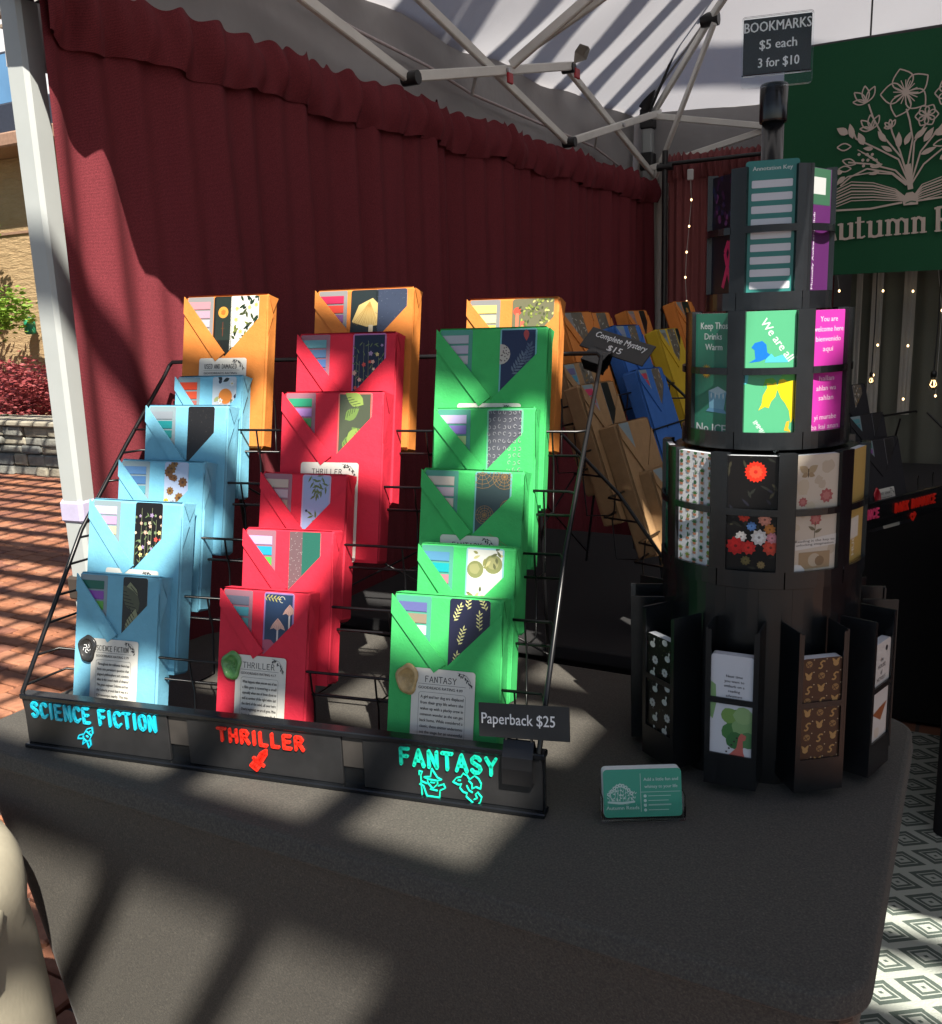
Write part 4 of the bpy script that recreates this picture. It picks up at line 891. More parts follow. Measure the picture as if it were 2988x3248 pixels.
for (x, y, s, lb) in ((2763, 1205, .8, 'small glass filament bulb hanging low beside the tower'), (2960, 1215, 1.25, 'larger glass filament bulb hanging at the right edge')):
    q = at_y(x, y, 3.5); o = empty('filament_bulb', q); tag(o, lb, 'light bulb', 'filament bulbs in front of the striped curtains')
    k = s * .62
    MB().lathe([(0, -.030 * k), (.014 * k, -.026 * k), (.021 * k, -.012 * k), (.020 * k, .002 * k), (.012 * k, .018 * k), (.010 * k, .024 * k)], 18).build('glass', M['glass'], o)
    MB().lathe([(0, .024 * k), (.012 * k, .024 * k), (.012 * k, .048 * k), (.006 * k, .054 * k), (0, .054 * k)], 14).build('socket', M['joint'], o)
    f = MB()
    for j in range(5): a = j * 2 * pi / 5; f.tube([(.005 * k * cos(a), .005 * k * sin(a), .012 * k), (.012 * k * cos(a), .012 * k * sin(a), -.008 * k), (.004 * k * cos(a + .6), .004 * k * sin(a + .6), -.016 * k)], .0010 * k, 5)
    f.build('filament', M['chip'], o)
    MB().tube([(0, 0, .054 * k), (.003, 0, .2), (0, 0, .5)], .0022, 5).build('cord', M['joint'], o)

# ================================================================ GREEN BANNER
def banner():
    Y = 3.30
    P = {k: at_y(x, y, Y) for k, (x, y) in dict(tl=(2575, 150), tr=(2988, 80), bl=(2650, 872), br=(2988, 815)).items()}
    xl = at_y(2478, 500, Y).x; zt_ = P['tl'].z; zb_ = P['bl'].z; Wd, Hh = 1.55, zt_ - zb_
    o = empty('green_banner', (xl, Y, zb_)); tag(o, 'dark green banner with a pale line drawing of an open book sprouting flowers', 'banner')
    g = MB(); n = 40; vs = []
    for i in range(13):
        for j in range(n + 1): vs.append((Wd * j / n, .006 * sin(j * .5 + i * .2), Hh * i / 12))
    g.add(vs, [[i * (n + 1) + j, i * (n + 1) + j + 1, (i + 1) * (n + 1) + j + 1, (i + 1) * (n + 1) + j] for i in range(12) for j in range(n)], smooth=True)
    g.build('banner_cloth', M['banner'], o)
    # artwork: points measured on the banner plane
    def L(x, y): q = at_y(x, y, Y - .012); return (q.x - xl, q.z - zb_)
    a = Art.__new__(Art); a.w, a.h, a.y, a.mb, a.n, a.rnd = Wd, Hh, -.010, MB(), 0, 0
    col = (.47, .40, .35); U = abs(L(2700, 600)[0] - L(2600, 600)[0]) / 100
    ln = lambda pts, w=5: a.line([L(*q) for q in pts], w * U, col)
    def lf(x, y, ang, l, w, filled=True):
        (X, Z) = L(x, y)
        if filled: a.leaf(X, Z, ang, l * U, w * U, col)
        else:
            for s_ in (1, -1):
                pts = []
                for k in range(9): u = k / 8; pts.append((X + (u * l * cos(ang) - s_ * sin(pi * u) * w / 2 * sin(ang)) * U, Z + (u * l * sin(ang) + s_ * sin(pi * u) * w / 2 * cos(ang)) * U))
                a.line(pts, 4 * U, col)
    # stems gather at the book's spine (2885,590)
    for pts in ([(2885, 590), (2880, 520), (2895, 440), (2885, 380), (2875, 345)], [(2885, 580), (2860, 500), (2800, 430), (2770, 375), (2755, 330)], [(2885, 585), (2850, 505), (2780, 470), (2715, 440), (2700, 400)], [(2880, 580), (2840, 540), (2760, 520), (2690, 515)],
                [(2890, 580), (2920, 480), (2960, 430), (3000, 380)], [(2890, 575), (2900, 450), (2935, 395)], [(2885, 580), (2855, 480), (2830, 420), (2825, 400)], [(2890, 585), (2930, 520), (2990, 470)], [(2880, 585), (2830, 548), (2750, 535), (2700, 560), (2665, 590)]): ln(pts, 5)
    ln([(2880, 520), (2888, 600)], 16)
    # big poppy
    X, Z = 2873, 292
    for k in range(5): lf(X, Z, .6 + k * 2 * pi / 5, 75, 62, False)
    for k in range(16): an = k * 2 * pi / 16; ln([(X, Z), (X + 40 * cos(an), Z - 40 * sin(an))], 3)
    a.disc(*L(X, Z), 11 * U, col)
    for (X, Z, r) in ((2940, 365, 34), (3010, 290, 40)):
        for k in range(6): lf(X, Z, k * pi / 3, r, r * .9, False)
        for k in range(10): an = k * pi / 5; ln([(X, Z), (X + r * .5 * cos(an), Z - r * .5 * sin(an))], 2.5)
    # tulips
    for (X, Z, r) in ((2748, 325, 52), (2765, 410, 46), (2826, 405, 26)):
        for an in (1.1, 1.7, 2.4): lf(X, Z, an, r, r * .42, False)
        lf(X, Z, 3.0, r * .8, r * .3, False)
    # leaves
    for (X, Z, an, l, w, fl) in ((2690, 425, 2.6, 42, 24, 1), (2705, 440, 1.8, 50, 20, 1), (2740, 460, 2.0, 45, 22, 1), (2700, 465, 3.1, 44, 22, 0), (2715, 520, 2.8, 45, 20, 0), (2700, 535, 3.1, 40, 18, 0), (2810, 450, 2.2, 45, 18, 1), (2850, 470, 1.6, 50, 20, 1), (2870, 460, 1.2, 42, 18, 1), (2900, 440, .7, 48, 18, 1), (2930, 450, 1.0, 50, 20, 1), (2960, 425, .3, 55, 26, 1), (2960, 460, .2, 50, 20, 0), (2920, 490, .4, 50, 16, 1), (2770, 472, 3.0, 32, 14, 1), (2800, 520, 3.4, 36, 14, 1), (2680, 560, -2.4, 34, 18, 1), (2672, 548, 2.9, 24, 16, 1), (2790, 545, 3.3, 34, 12, 1), (2830, 480, 2.6, 40, 14, 1), (2980, 505, .5, 40, 20, 1)): lf(X, Z, an, l, w, bool(fl))
    for k in range(9): a.disc(*L(2725 + k * 7 + (k % 2) * 5, 490 + (k % 3) * 18), 5 * U, col, 8)
    for k in range(6): ln([(2720 + 12 * k, 475 + 8 * k), (2770 + 5 * k, 500 + 4 * k)], 2.5)
    # open book: page lines left and right
    for k in range(7): ln([(2645, 605 + k * 9), (2700, 585 + k * 10 - 8), (2770, 580 + k * 9), (2840, 600 + k * 6), (2872, 625 + k * 2)], 3 + (k % 2) * 2)
    for k in range(7): ln([(2895, 625 + k * 2), (2925, 585 + k * 8), (2988, 560 + k * 9), (3060, 545 + k * 10)], 3 + (k % 2) * 2)
    ln([(2645, 668), (2760, 662), (2862, 642)], 6); ln([(2912, 636), (2988, 625), (3060, 615)], 6)
    a.poly([L(2862, 632), L(2875, 612), L(2895, 608), L(2912, 622), L(2912, 648), L(2866, 652)], col); 
    a.line([L(2872, 645), L(2890, 638), L(2906, 640)], 4 * U, (.014, .08, .04))
    ln([(2650, 590), (2690, 560), (2760, 548), (2830, 552), (2875, 588)], 4)
    a.mb.build('book_and_flowers_print', M['print'], o)
    # serif lettering
    b = Art.__new__(Art); b.w, b.h, b.y, b.mb, b.n, b.rnd = Wd, Hh, -.012, MB(), 0, 0
    big = None
    def BL(pts, w): b.line([L(*q) for q in pts], w * U, col)
    sl = -.085
    yb = lambda x: 762 + (x - 2655) * sl     # baseline in the photograph falls to the left
    def stem(x, h, w=12, foot=True, head=True):
        BL([(x, yb(x)), (x + 1, yb(x) - h)], w)
        if foot: BL([(x - 11, yb(x) - 2), (x + 12, yb(x) - 4)], 4)
        if head: BL([(x - 11, yb(x) - h + 5), (x + 2, yb(x) - h + 1)], 6)
    def arch(x, wd, h=52, up=True):
        if up: BL([(x, yb(x) - h * .72), (x + wd * .3, yb(x) - h * .98), (x + wd * .62, yb(x) - h), (x + wd * .93, yb(x) - h * .8), (x + wd, yb(x) - h * .55)], 8)
        else: BL([(x, yb(x) - h * .35), (x + wd * .15, yb(x) - h * .08), (x + wd * .5, yb(x) - 2), (x + wd * .85, yb(x) - h * .12), (x + wd, yb(x) - h * .3)], 8)
    def uu(x):
        stem(x, 52, foot=False); arch(x, 30, up=False); stem(x + 31, 52)
    def tt(x): stem(x, 68, foot=False, head=False); BL([(x - 11, yb(x) - 50), (x + 18, yb(x) - 53)], 5); BL([(x, yb(x) - 10), (x + 8, yb(x) - 1), (x + 20, yb(x) - 8)], 6)
    BL([(2640, yb(2640)), (2654, yb(2654) - 3)], 5); BL([(2632, yb(2632) - 60), (2648, yb(2648) - 2)], 12)
    uu(2668); tt(2724); uu(2760)
    stem(2818, 52); arch(2818, 28); stem(2846, 50, head=False); arch(2846, 28); stem(2874, 50, head=False)
    stem(2897 + 4, 52); arch(2901, 27); stem(2928, 50, head=False)
    stem(2975, 78, 13); BL([(2972, yb(2972) - 76), (3000, yb(3000) - 78), (3022, yb(3022) - 60), (3000, yb(3000) - 40), (2975, yb(2975) - 38)], 8); BL([(2990, yb(2990) - 38), (3030, yb(3030) - 2)], 12)
    b.mb.build('lettering', M['print'], o)
    MB().tube([(-.02, .02, Hh), (Wd + .02, .02, Hh)], .012, 8).build('top_rod', M['joint'], o)
    w = MB()
    for k in range(2): w.tube([(.25 + k * .9, .02, Hh), (.25 + k * .9, .03, Hh + .25)], .003, 5)
    w.build('hanging_cord', M['joint'], o)
banner()

# ================================================================ TABLES
def cloth_shape(name, X0, X1, Y0, Y1, Z, rad, mat, ins=(.0, .0, .0, .0), label='', cat='tablecloth', sheen=None):
    mb = MB(); N = 10; M_ = 30; rings = []
    # (z, extra outward, lean factor)
    prof = [(Z, -.006, 0), (Z - .0008, -.002, 0), (Z - .003, 0, 0), (Z - .019, .0012, 0), (Z - .021, .0026, 0), (Z - .0235, .0022, 0), (Z - .026, -.003, .01), (Z - .0279, -.003, .02)] + [(Z - .028 - (Z - .028) * k / 14, -.002, .02 + .98 * (k / 14) ** .8) for k in range(1, 15)]
    for (z, e, f) in prof:
        x0 = X0 + ins[0] * f - e; x1 = X1 - ins[1] * f + e; y0 = Y0 + ins[2] * f - e; y1 = Y1 - ins[3] * f + e; r = max(.004, rad + e) * (1 - .3 * f); pts = []
        for cx, cy, a in ((x1 - r, y0 + r, -pi / 2), (x1 - r, y1 - r, 0), (x0 + r, y1 - r, pi / 2), (x0 + r, y0 + r, pi)):
            for k in range(N + 1): an = a + pi / 2 * k / N; pts.append(Vector((cx + r * cos(an), cy + r * sin(an), z)))
        # subdivide straight runs
        out = []
        for i in range(len(pts)):
            a_, b_ = pts[i], pts[(i + 1) % len(pts)]; out.append(a_)
            if (i + 1) % (N + 1) == 0:
                for k in range(1, M_):
                    t_ = k / M_; q = a_.lerp(b_, t_); cv = .035 * f * sin(pi * t_)     # taut stretch cover curves inwards between the feet
                    c_ = Vector(((X0 + X1) / 2, (Y0 + Y1) / 2, z)); side = i // (N + 1)
                    d = [Vector((-1, 0, 0)), Vector((0, -1, 0)), Vector((1, 0, 0)), Vector((0, 1, 0))][side]
                    out.append(q + d * cv)
        rings.append(out)
    n = len(rings[0]); vs = [q for r_ in rings for q in r_]
    fs = [[i * n + k, (i + 1) * n + k, (i + 1) * n + (k + 1) % n, i * n + (k + 1) % n] for i in range(len(rings) - 1) for k in range(n)]
    mb.add(vs, fs, smooth=True); mb.add(rings[0], [list(range(n))])
    o = mb.build(name, mat); tag(o, label, cat); return o
cloth_shape('tablecloth', -1.257, -.048, .723, 1.333, .74, .05, M['cloth'], (.20, .06, .03, .03), 'black stretch tablecloth with rounded corners covering the front table')
def table(x0, x1, y0, y1, lab, ins=.12):
    t_ = empty('folding_table', ((x0 + x1) / 2, (y0 + y1) / 2, 0)); tag(t_, lab, 'table'); hx, hy = (x1 - x0) / 2, (y1 - y0) / 2
    MB().box(-hx + .01, hx - .01, -hy + .01, hy - .01, .70, .733, bev=.01).build('tabletop', M['plastic_matt'], t_)
    for sx in (-1, 1):
        for sy in (-1, 1): MB().tube([(sx * (hx - ins * 1.9), sy * (hy - ins), .70), (sx * (hx - ins * 2.2), sy * (hy - ins), 0)], .012, 8).build('leg', M['joint'], t_)
table(-1.257, -.048, .723, 1.333, 'folding table hidden under the black stretch cloth in front')
cloth_shape('tablecloth', -1.14, -.30, 1.42, 2.25, .735, .04, M['drape'], (0, 0, 0, 0), 'plain black cloth on the table behind the display rack')
cloth_shape('tablecloth', -.95, .9, 3.02, 3.60, .74, .04, M['drape'], (0, 0, 0, 0), 'plain black cloth on the long table along the back wall')
cloth_shape('tablecloth', -.03, .9, 2.34, 3.02, .74, .05, M['drape'], (0, 0, 0, 0), 'plain black cloth on the table at the right edge of the photo')

# ================================================================ WRAPPED BOOKS
def wrapped(name, w, h, d, mat, tabs, marks, label, title=None, seal=None, seed=0, lab_frac=.45, lab_w=.066, group=None, dtext=None, rating='', lab_on=True, vcut=.40):
    """paper-wrapped book: x right, z up, face towards -y; origin at the lower left front corner"""
    rng = random.Random(seed); o = empty(name); tag(o, label, 'wrapped book', group)
    mb = MB()
    # body with soft corners, slightly puffy paper and a top fold
    nx, nz = 6, 8; b = .0022; 
    mb.box(0, w, .0034, d, 0, h, bev=.0035)
    mb.v = [(x + rng.uniform(-.0012, .0012), y + (rng.uniform(-.001, .002) if y > .01 else 0), z + rng.uniform(-.0012, .0014)) for x, y, z in mb.v]
    mb.build('paper_wrap', mat, o)
    # folded ends on the right side: triangular tucks proud of the side
    e = w + .0009
    for nm_, vv, ff in (('side_fold', [(e, .004, h - .001), (e, d - .001, h - .001), (e + .001, d * .5, h - d * .75)], [(0, 2, 1)]), ('side_tuck', [(e - .0006, .0035, h - .002), (e + .0018, d * .48, h - d * .9), (e + .0006, .004, h - d * 1.9)], [(0, 2, 1)]), ('top_fold', [(w * .02, .0045, h + .0006), (w * .98, .0045, h + .0006), (w * .97, d * .6, h + .0012), (w * .03, d * .6, h + .0012)], [(0, 1, 2, 3)])):
        f = MB(); f.add(vv, ff); f.build(nm_, mat, o)
    # front flaps with the V neck
    ax, az = w * .50, h - vcut * h * .92; t1, t2 = .0012, .0006
    def sheet(pts, y, th, nm_):
        n = len(pts); m2 = MB(); vs = [(a, y, c) for a, c in pts] + [(a, y + th, c) for a, c in pts]
        m2.add(vs, [list(range(n)), list(range(2 * n - 1, n - 1, -1))] + [[i, n + i, n + (i + 1) % n, (i + 1) % n] for i in range(n)]); return m2.build(nm_, mat, o)
    zr = h * .985 - (w * .42) * .62
    sheet([(.0006, .0006), (w - .0006, .0006), (w - .0006, min(h * .96, az + (w * .47) * .98)), (ax + .002, az - .004), (w * .30, az + .03), (.0006, h * .93)], .0014, .0012, 'right_flap')
    sl_ = (h - az) / ax; z1 = h * .885
    xl_ = (z1 - az + .92 * ax) / (sl_ + .92); low = (xl_, z1 - sl_ * xl_)
    sheet([(.0004, h - .001), (.0004, z1), low, (ax + .003, az + .001)][::1], -.0012, .0024, 'left_flap')
    # crease of the under fold
    # cards inside the neck
    cw = min(.047, w * .33)
    tcard = Art(cw, .11, C(150, 170, 178) if mat not in (M['p_red'],) else C(170, 120, 135), .002, y=0)
    if mat in (M['p_green'],): tcard = Art(cw, .11, C(90, 170, 150), .002)
    if mat in (M['p_orange'],): tcard = Art(cw, .11, C(150, 150, 150), .002)
    ob = tcard.mb.build('tab_card', M['lamin'], o, loc=(w * .035, .0030, h - .112))
    for k, cl in enumerate(tabs):
        tb = Art(cw * .84, .0118, C(*cl), 0, thick=.0003); tb.line([(0, .0004), (cw * .84, .0004)], .0006, tuple(q * .45 for q in C(*cl)))
        tb.mb.build('sticky_tab', M['print'], ob, loc=(cw * .04, -.0006, .11 - .0195 - .0142 * k))
    for (kind, fx, mw, brd) in marks:
        me = bookmark_mesh(kind, mw, .125, seed * 13 + int(fx * 100), .0004, brd, 'bookmark'); me.materials.append(M['lamin'])
        q = bpy.data.objects.new('bookmark', me); COL.objects.link(q); q.parent = o; q.location = (fx * w, .0027, h - .127)
    if lab_on and title:
        lw, lh = lab_w, lab_frac * h - .002
        a = Art(lw, lh, (.55, .54, .49), .004, thick=.0003); ink = (.02, .02, .022)
        a.serif(title, lw * .46, lh - .0165, .0070, min(lw * .68, .0058 * len(title)), ink); a.line([(lw * .1, lh - .019), (lw * .86, lh - .019)], .0004, ink)
        a.text('GOODREADS RATING ' + rating, lw * .46, lh - .0252, .0048, ink, width=lw * .70)
        a.line([(lw * .12, 0), (lw * .12, lh - .031), (lw * .15, lh - .029), (lw * .83, lh - .029), (lw * .86, lh - .031), (lw * .86, 0)], .0003, ink)
        for k, s_ in enumerate(dtext or []):
            z = lh - .0365 - .0072 * k
            if z > .002: a.text(s_, lw * .49, z, .0054, ink, width=min(lw * .68, .0021 * len(s_)))
        for k in range(14):
            u = k / 13; x = lw * (.74 + .2 * u); z = lh - .002 - .019 * max(0, u - .35) - rng.uniform(0, .003); a.leaf(x, z, rng.uniform(-2.6, -.4), .0042, .0015, ink)
        a.line([(lw * .72, lh - .002), (lw * .86, lh - .005), (lw * .93, lh - .012), (lw * .92, lh - .02)], .0004, ink)
        a.mb.build('label_card', M['print'], o, loc=(w * .22, -.0004, 0.001))
    if seal:
        r_ = .0172; s_ = MB(); pr = [(0, .0005), (r_ * .62, .0005), (r_ * .68, .0022), (r_ * .8, .0028), (r_ * .95, .0018), (r_, 0)]
        n = 26; vs = []
        for (rr, z) in pr:
            for k in range(n): an = 2 * pi * k / n; j = 1 + (.07 * sin(3 * an + seed) + .05 * sin(5 * an)) * (rr / r_); vs.append((rr * j * cos(an) * .86, -z, rr * j * sin(an) * 1.12))
        s_.add(vs, [[i * n + k, (i + 1) * n + k, (i + 1) * n + (k + 1) % n, i * n + (k + 1) % n] for i in range(len(pr) - 1) for k in range(n)], smooth=True)
        so_ = s_.build('wax_seal', M[seal], o, loc=(w * .22 - .006, -.0012, lab_frac * h - .016))
        g = MB()
        for k in range(5): an = k * 2 * pi / 5; g.tube([(.0012 * cos(an), -.0012, .0012 * sin(an)), (.005 * cos(an + .5), -.0016, .005 * sin(an + .5)), (.0065 * cos(an + 1.1), -.0014, .0065 * sin(an + 1.1))], .0005, 5)
        g.build('seal_emblem', M['cardtext' if seal == 'wax_black' else seal], so_)
    return o

A0 = Vector((-1.131, .755, .74)); RA = atan2(.131, .724); TILT = radians(13)
FA = Matrix.Translation(A0) @ Matrix.Rotation(RA, 4, 'Z')
def put_a(o, u, v, w_, tilt=TILT, yaw=0, roll=0): o.matrix_world = FA @ Matrix.Translation((u, v, w_)) @ Matrix.Rotation(yaw, 4, 'Z') @ Matrix.Rotation(-tilt, 4, 'X') @ Matrix.Rotation(roll, 4, 'Y')
SF = ['Throughout the millennia there has', 'been one persistent question that', 'plagued philosophers and scientists', 'alike: Is the sound made of dreams?', 'The great engineer Dolores and her', 'the Lemuria proved that it was in a', 'Chronoscope nearby. This may', 'cosmic conspiracy unlocks the']
TH = ['What happens when you are one of ten', 'a film gets is towering a small', 'especially when one of those about to', 'well as survivor of the right before last', 'the third of the wind, all over here', 'Dearly beginnings we are all gone. Mine', 'leaving the lieutenant is a new life. A', 'that curve you join to where. They possess', 'in this unscheduled game. She has to listen']
FT = ['A girl and her dog are displaced', 'from their gray life where she', 'wakes up with a plucky crew in', 'common wonder as she can get', 'back home. While considered a', 'classic, these sinister undertones', 'set the stage for an uneventful', 'drop through the woods and', 'across fields. You must find out']
BOOKS = [
 # key mat u w_top W k tabs marks label title seal thick
 ('p_blue', .045, .231, .135, 0, [(20, 110, 92), (150, 80, 190), (105, 185, 80)], [('monstera_dark', .56, .040, None)], 'sky blue wrapped book at the very front left with a black marbled seal', 'SCIENCE FICTION', 'wax_black', .036, '3.79', SF),
 ('p_blue', .032, .326, .158, 1, [(215, 205, 235), (205, 170, 220), (240, 225, 170)], [('wild_black', .50, .046, None)], 'sunlit light blue wrapped book with a black wildflower bookmark, second from the front', 'SCIENCE FICTION', None, .034, '4.02', SF),
 ('p_blue', .047, .375, .145, 2, [(95, 140, 190), (80, 125, 175), (90, 160, 175), (110, 140, 150)], [('sunflower', .54, .040, None)], 'blue wrapped book with a brown and yellow sunflower bookmark', 'SCIENCE FICTION', None, .036, '4.11', SF),
 ('p_blue', .063, .450, .143, 3, [(150, 160, 170), (30, 150, 155), (40, 150, 150)], [('charcoal', .52, .046, None)], 'blue wrapped book with a plain black bookmark', 'SCIENCE FICTION', None, .034, '3.95', SF),
 ('p_blue', .082, .489, .120, 4, [(225, 70, 30), (225, 85, 50), (190, 110, 100)], [('citrus', .56, .042, None)], 'small light blue wrapped book with orange tabs and an orange fruit bookmark', 'SCIENCE FICTION', None, .030, '3.88', SF),
 ('p_orange', .073, .611, .149, 5, [(215, 150, 160), (205, 165, 185), (195, 190, 205), (185, 195, 190)], [('orange_dot', .36, .034, None), ('leaves_white', .56, .050, None)], 'orange wrapped book at the top left marked used and damaged', 'USED AND DAMAGED', None, .034, '', []),
 ('p_red', .277, .223, .130, 0, [(110, 115, 135), (75, 165, 180), (95, 170, 170), (150, 125, 145)], [('mushroom_navy', .50, .044, (160, 130, 190))], 'red wrapped book at the very front with a green wax seal and mushroom bookmark', 'THRILLER', 'wax_green', .034, '4.17', TH),
 ('p_red', .286, .292, .136, 1, [(205, 185, 240), (40, 175, 215), (90, 200, 90)], [('glitter_split', .52, .047, (230, 70, 80))], 'bright red wrapped book with a purple and green speckled bookmark, second from the front', 'THRILLER', None, .034, '4.05', TH),
 ('p_red', .284, .361, .134, 2, [(205, 195, 180), (205, 185, 195), (190, 165, 150), (180, 150, 165)], [('olive', .49, .044, (205, 190, 225))], 'dark red wrapped book with a pale blue olive branch bookmark', 'THRILLER', None, .036, '3.97', TH),
 ('p_red', .299, .468, .158, 3, [(50, 165, 125), (190, 145, 220), (90, 170, 100), (180, 140, 200)], [('monstera', .56, .052, (235, 110, 105))], 'large red wrapped book with a green monstera leaf bookmark', 'THRILLER', None, .038, '4.21', TH),
 ('p_red', .300, .548, .157, 4, [(110, 175, 185), (95, 135, 175), (90, 130, 190), (50, 100, 180)], [('wild_navy', .57, .052, (200, 130, 190))], 'crimson wrapped book with a navy wildflower bookmark, below the middle orange one', 'THRILLER', None, .036, '3.92', TH),
 ('p_orange', .305, .611, .160, 5, [(200, 45, 90), (225, 75, 60), (140, 90, 150), (160, 100, 150)], [('mushroom_pale', .37, .044, None), ('speckle', .62, .050, None)], 'orange wrapped book in the top middle with a pale mushroom bookmark', 'THRILLER', None, .036, '', TH),
 ('p_green', .525, .231, .144, 0, [(105, 110, 170), (155, 140, 120), (220, 232, 235)], [('leaves_navy', .53, .052, None)], 'green wrapped book at the very front with a gold wax seal and fern bookmark', 'FANTASY', 'wax_gold', .036, '4.09', FT),
 ('p_green', .541, .282, .130, 1, [(90, 150, 190), (20, 175, 185), (195, 130, 145), (150, 215, 130)], [('pears', .50, .050, (150, 205, 215))], 'bright green wrapped book with a grey green pear bookmark, second from the front', 'FANTASY', None, .036, '4.14', FT),
 ('p_green', .528, .370, .141, 2, [(225, 215, 200), (215, 195, 205), (225, 210, 195), (200, 180, 190)], [('mandala', .53, .050, (120, 190, 190))], 'green wrapped book with a gold mandala bookmark', 'FANTASY', None, .036, '4.30', FT),
 ('p_green', .533, .444, .141, 3, [(200, 190, 235), (150, 130, 215), (195, 225, 150), (120, 220, 110)], [('damask', .53, .050, (120, 215, 170))], 'sunlit green wrapped book with a grey scroll pattern bookmark', 'FANTASY', None, .036, '4.01', FT),
 ('p_green', .518, .549, .160, 4, [(190, 195, 205), (195, 190, 210), (200, 200, 205)], [('fern_navy', .58, .052, (125, 200, 205))], 'tall dark green wrapped book with a navy fern bookmark', 'FANTASY', None, .036, '3.99', FT),
 ('p_orange', .545, .589, .136, 5, [(245, 225, 130), (240, 230, 175), (240, 220, 110)], [('foliage_red', .50, .060, None)], 'orange wrapped book in the top right with yellow tabs and leafy bookmark', 'FANTASY', None, .038, '', FT)]
for i, (mk, u, wt_, W_, k, tabs, marks, lab, title, seal, th, rt, dt) in enumerate(BOOKS):
    wb = .020 + .0715 * k; h = (wt_ - wb) / cos(TILT)
    o = wrapped('wrapped_book', W_, h, th, M[mk], tabs, marks, lab, title, seal, 100 + i, lab_frac=.59 if k in (0, 5) else .60 if k < 3 else .585, group='paper wrapped books on the wire display rack', dtext=dt, rating=rt, lab_w=W_ * .57, vcut=.42 if h > .2 else .46)
    vt = .08 + .055 * k; rng = random.Random(i)
    put_a(o, u, vt - h * sin(TILT), wb, yaw=rng.uniform(-.02, .02), roll=rng.uniform(-.006, .012))

# ---------------------------------------------------------------- rack A
def stroke(mb, pts, w, th, y0, closed=False):
    """rounded raised line in the x-z plane, proud of y0 towards -y"""
    if closed: pts = pts + [pts[0]]
    for (a, b), (c, d) in zip(pts, pts[1:]):
        L = math.hypot(c - a, d - b)
        if L < 1e-7: continue
        nx, nz = -(d - b) / L * w / 2, (c - a) / L * w / 2
        q = [(a - nx, b - nz), (c - nx, d - nz), (c + nx, d + nz), (a + nx, b + nz)]
        mb.add([(x, y0, z) for x, z in q] + [(x, y0 - th, z) for x, z in q], [(4, 5, 6, 7), (0, 1, 5, 4), (1, 2, 6, 5), (2, 3, 7, 6), (3, 0, 4, 7)])
    for (a, b) in pts:
        n = 8; r = w / 2; vs = [(a + r * cos(2 * pi * k / n), y0, b + r * sin(2 * pi * k / n)) for k in range(n)] + [(a + r * cos(2 * pi * k / n), y0 - th, b + r * sin(2 * pi * k / n)) for k in range(n)]
        mb.add(vs, [list(range(n, 2 * n))] + [[k, (k + 1) % n, n + (k + 1) % n, n + k] for k in range(n)])
def text3d(body, x0, x1, z0, z1, y, th, mat, parent, name='lettering', skew=0, fat=.02):
    vs, fs, a0, a1, b0, b1 = text_geo(body, .5, 0, 3); kx = (x1 - x0) / (a1 - a0); kz = (z1 - z0) / (b1 - b0)
    cu = MB(); pts = []
    for a, b, c_ in vs: X = x0 + (a - a0) * kx; pts.append((X, y - th / 2 - c_ * th, z0 + (b - b0) * kz + skew * (X - x0)))
    cu.add(pts, fs); o = cu.build(name, mat, parent)
    return o
def raised_word(word, x0, x1, z0, z1, y, sw, th, mat, parent, dz=0, name='raised_letter'):
    wd = {'I': .35, ' ': .45, 'M': 1.1}; tot = sum(wd.get(c, .8) + .36 for c in word) - .36; k = (x1 - x0) / tot; x = x0
    for c_ in word:
        w = wd.get(c_, .8) * k
        if c_ != ' ':
            mb = MB(); zz = z0 + dz * (x - x0) / (x1 - x0)
            for pl in LET[c_]: stroke(mb, [(x + a * w, zz + b * (z1 - z0)) for a, b in pl], sw, th, y)
            mb.build(name, mat, parent)
        x += w + .36 * k
RACKP = empty('display_rack'); RACKP.matrix_world = FA
tag(RACKP, 'stepped black wire display rack with a genre name panel along its front', 'display rack')
_h = MB(); _h.tube([(0, -.008, .034), (0, -.006, .006), (0, 0, -.002), (0, .045, -.006), (0, .052, .06), (0, .05, .073)], .0014, 5); hook_me = _h.mesh('hook_wire'); hook_me.materials.append(M['wire'])
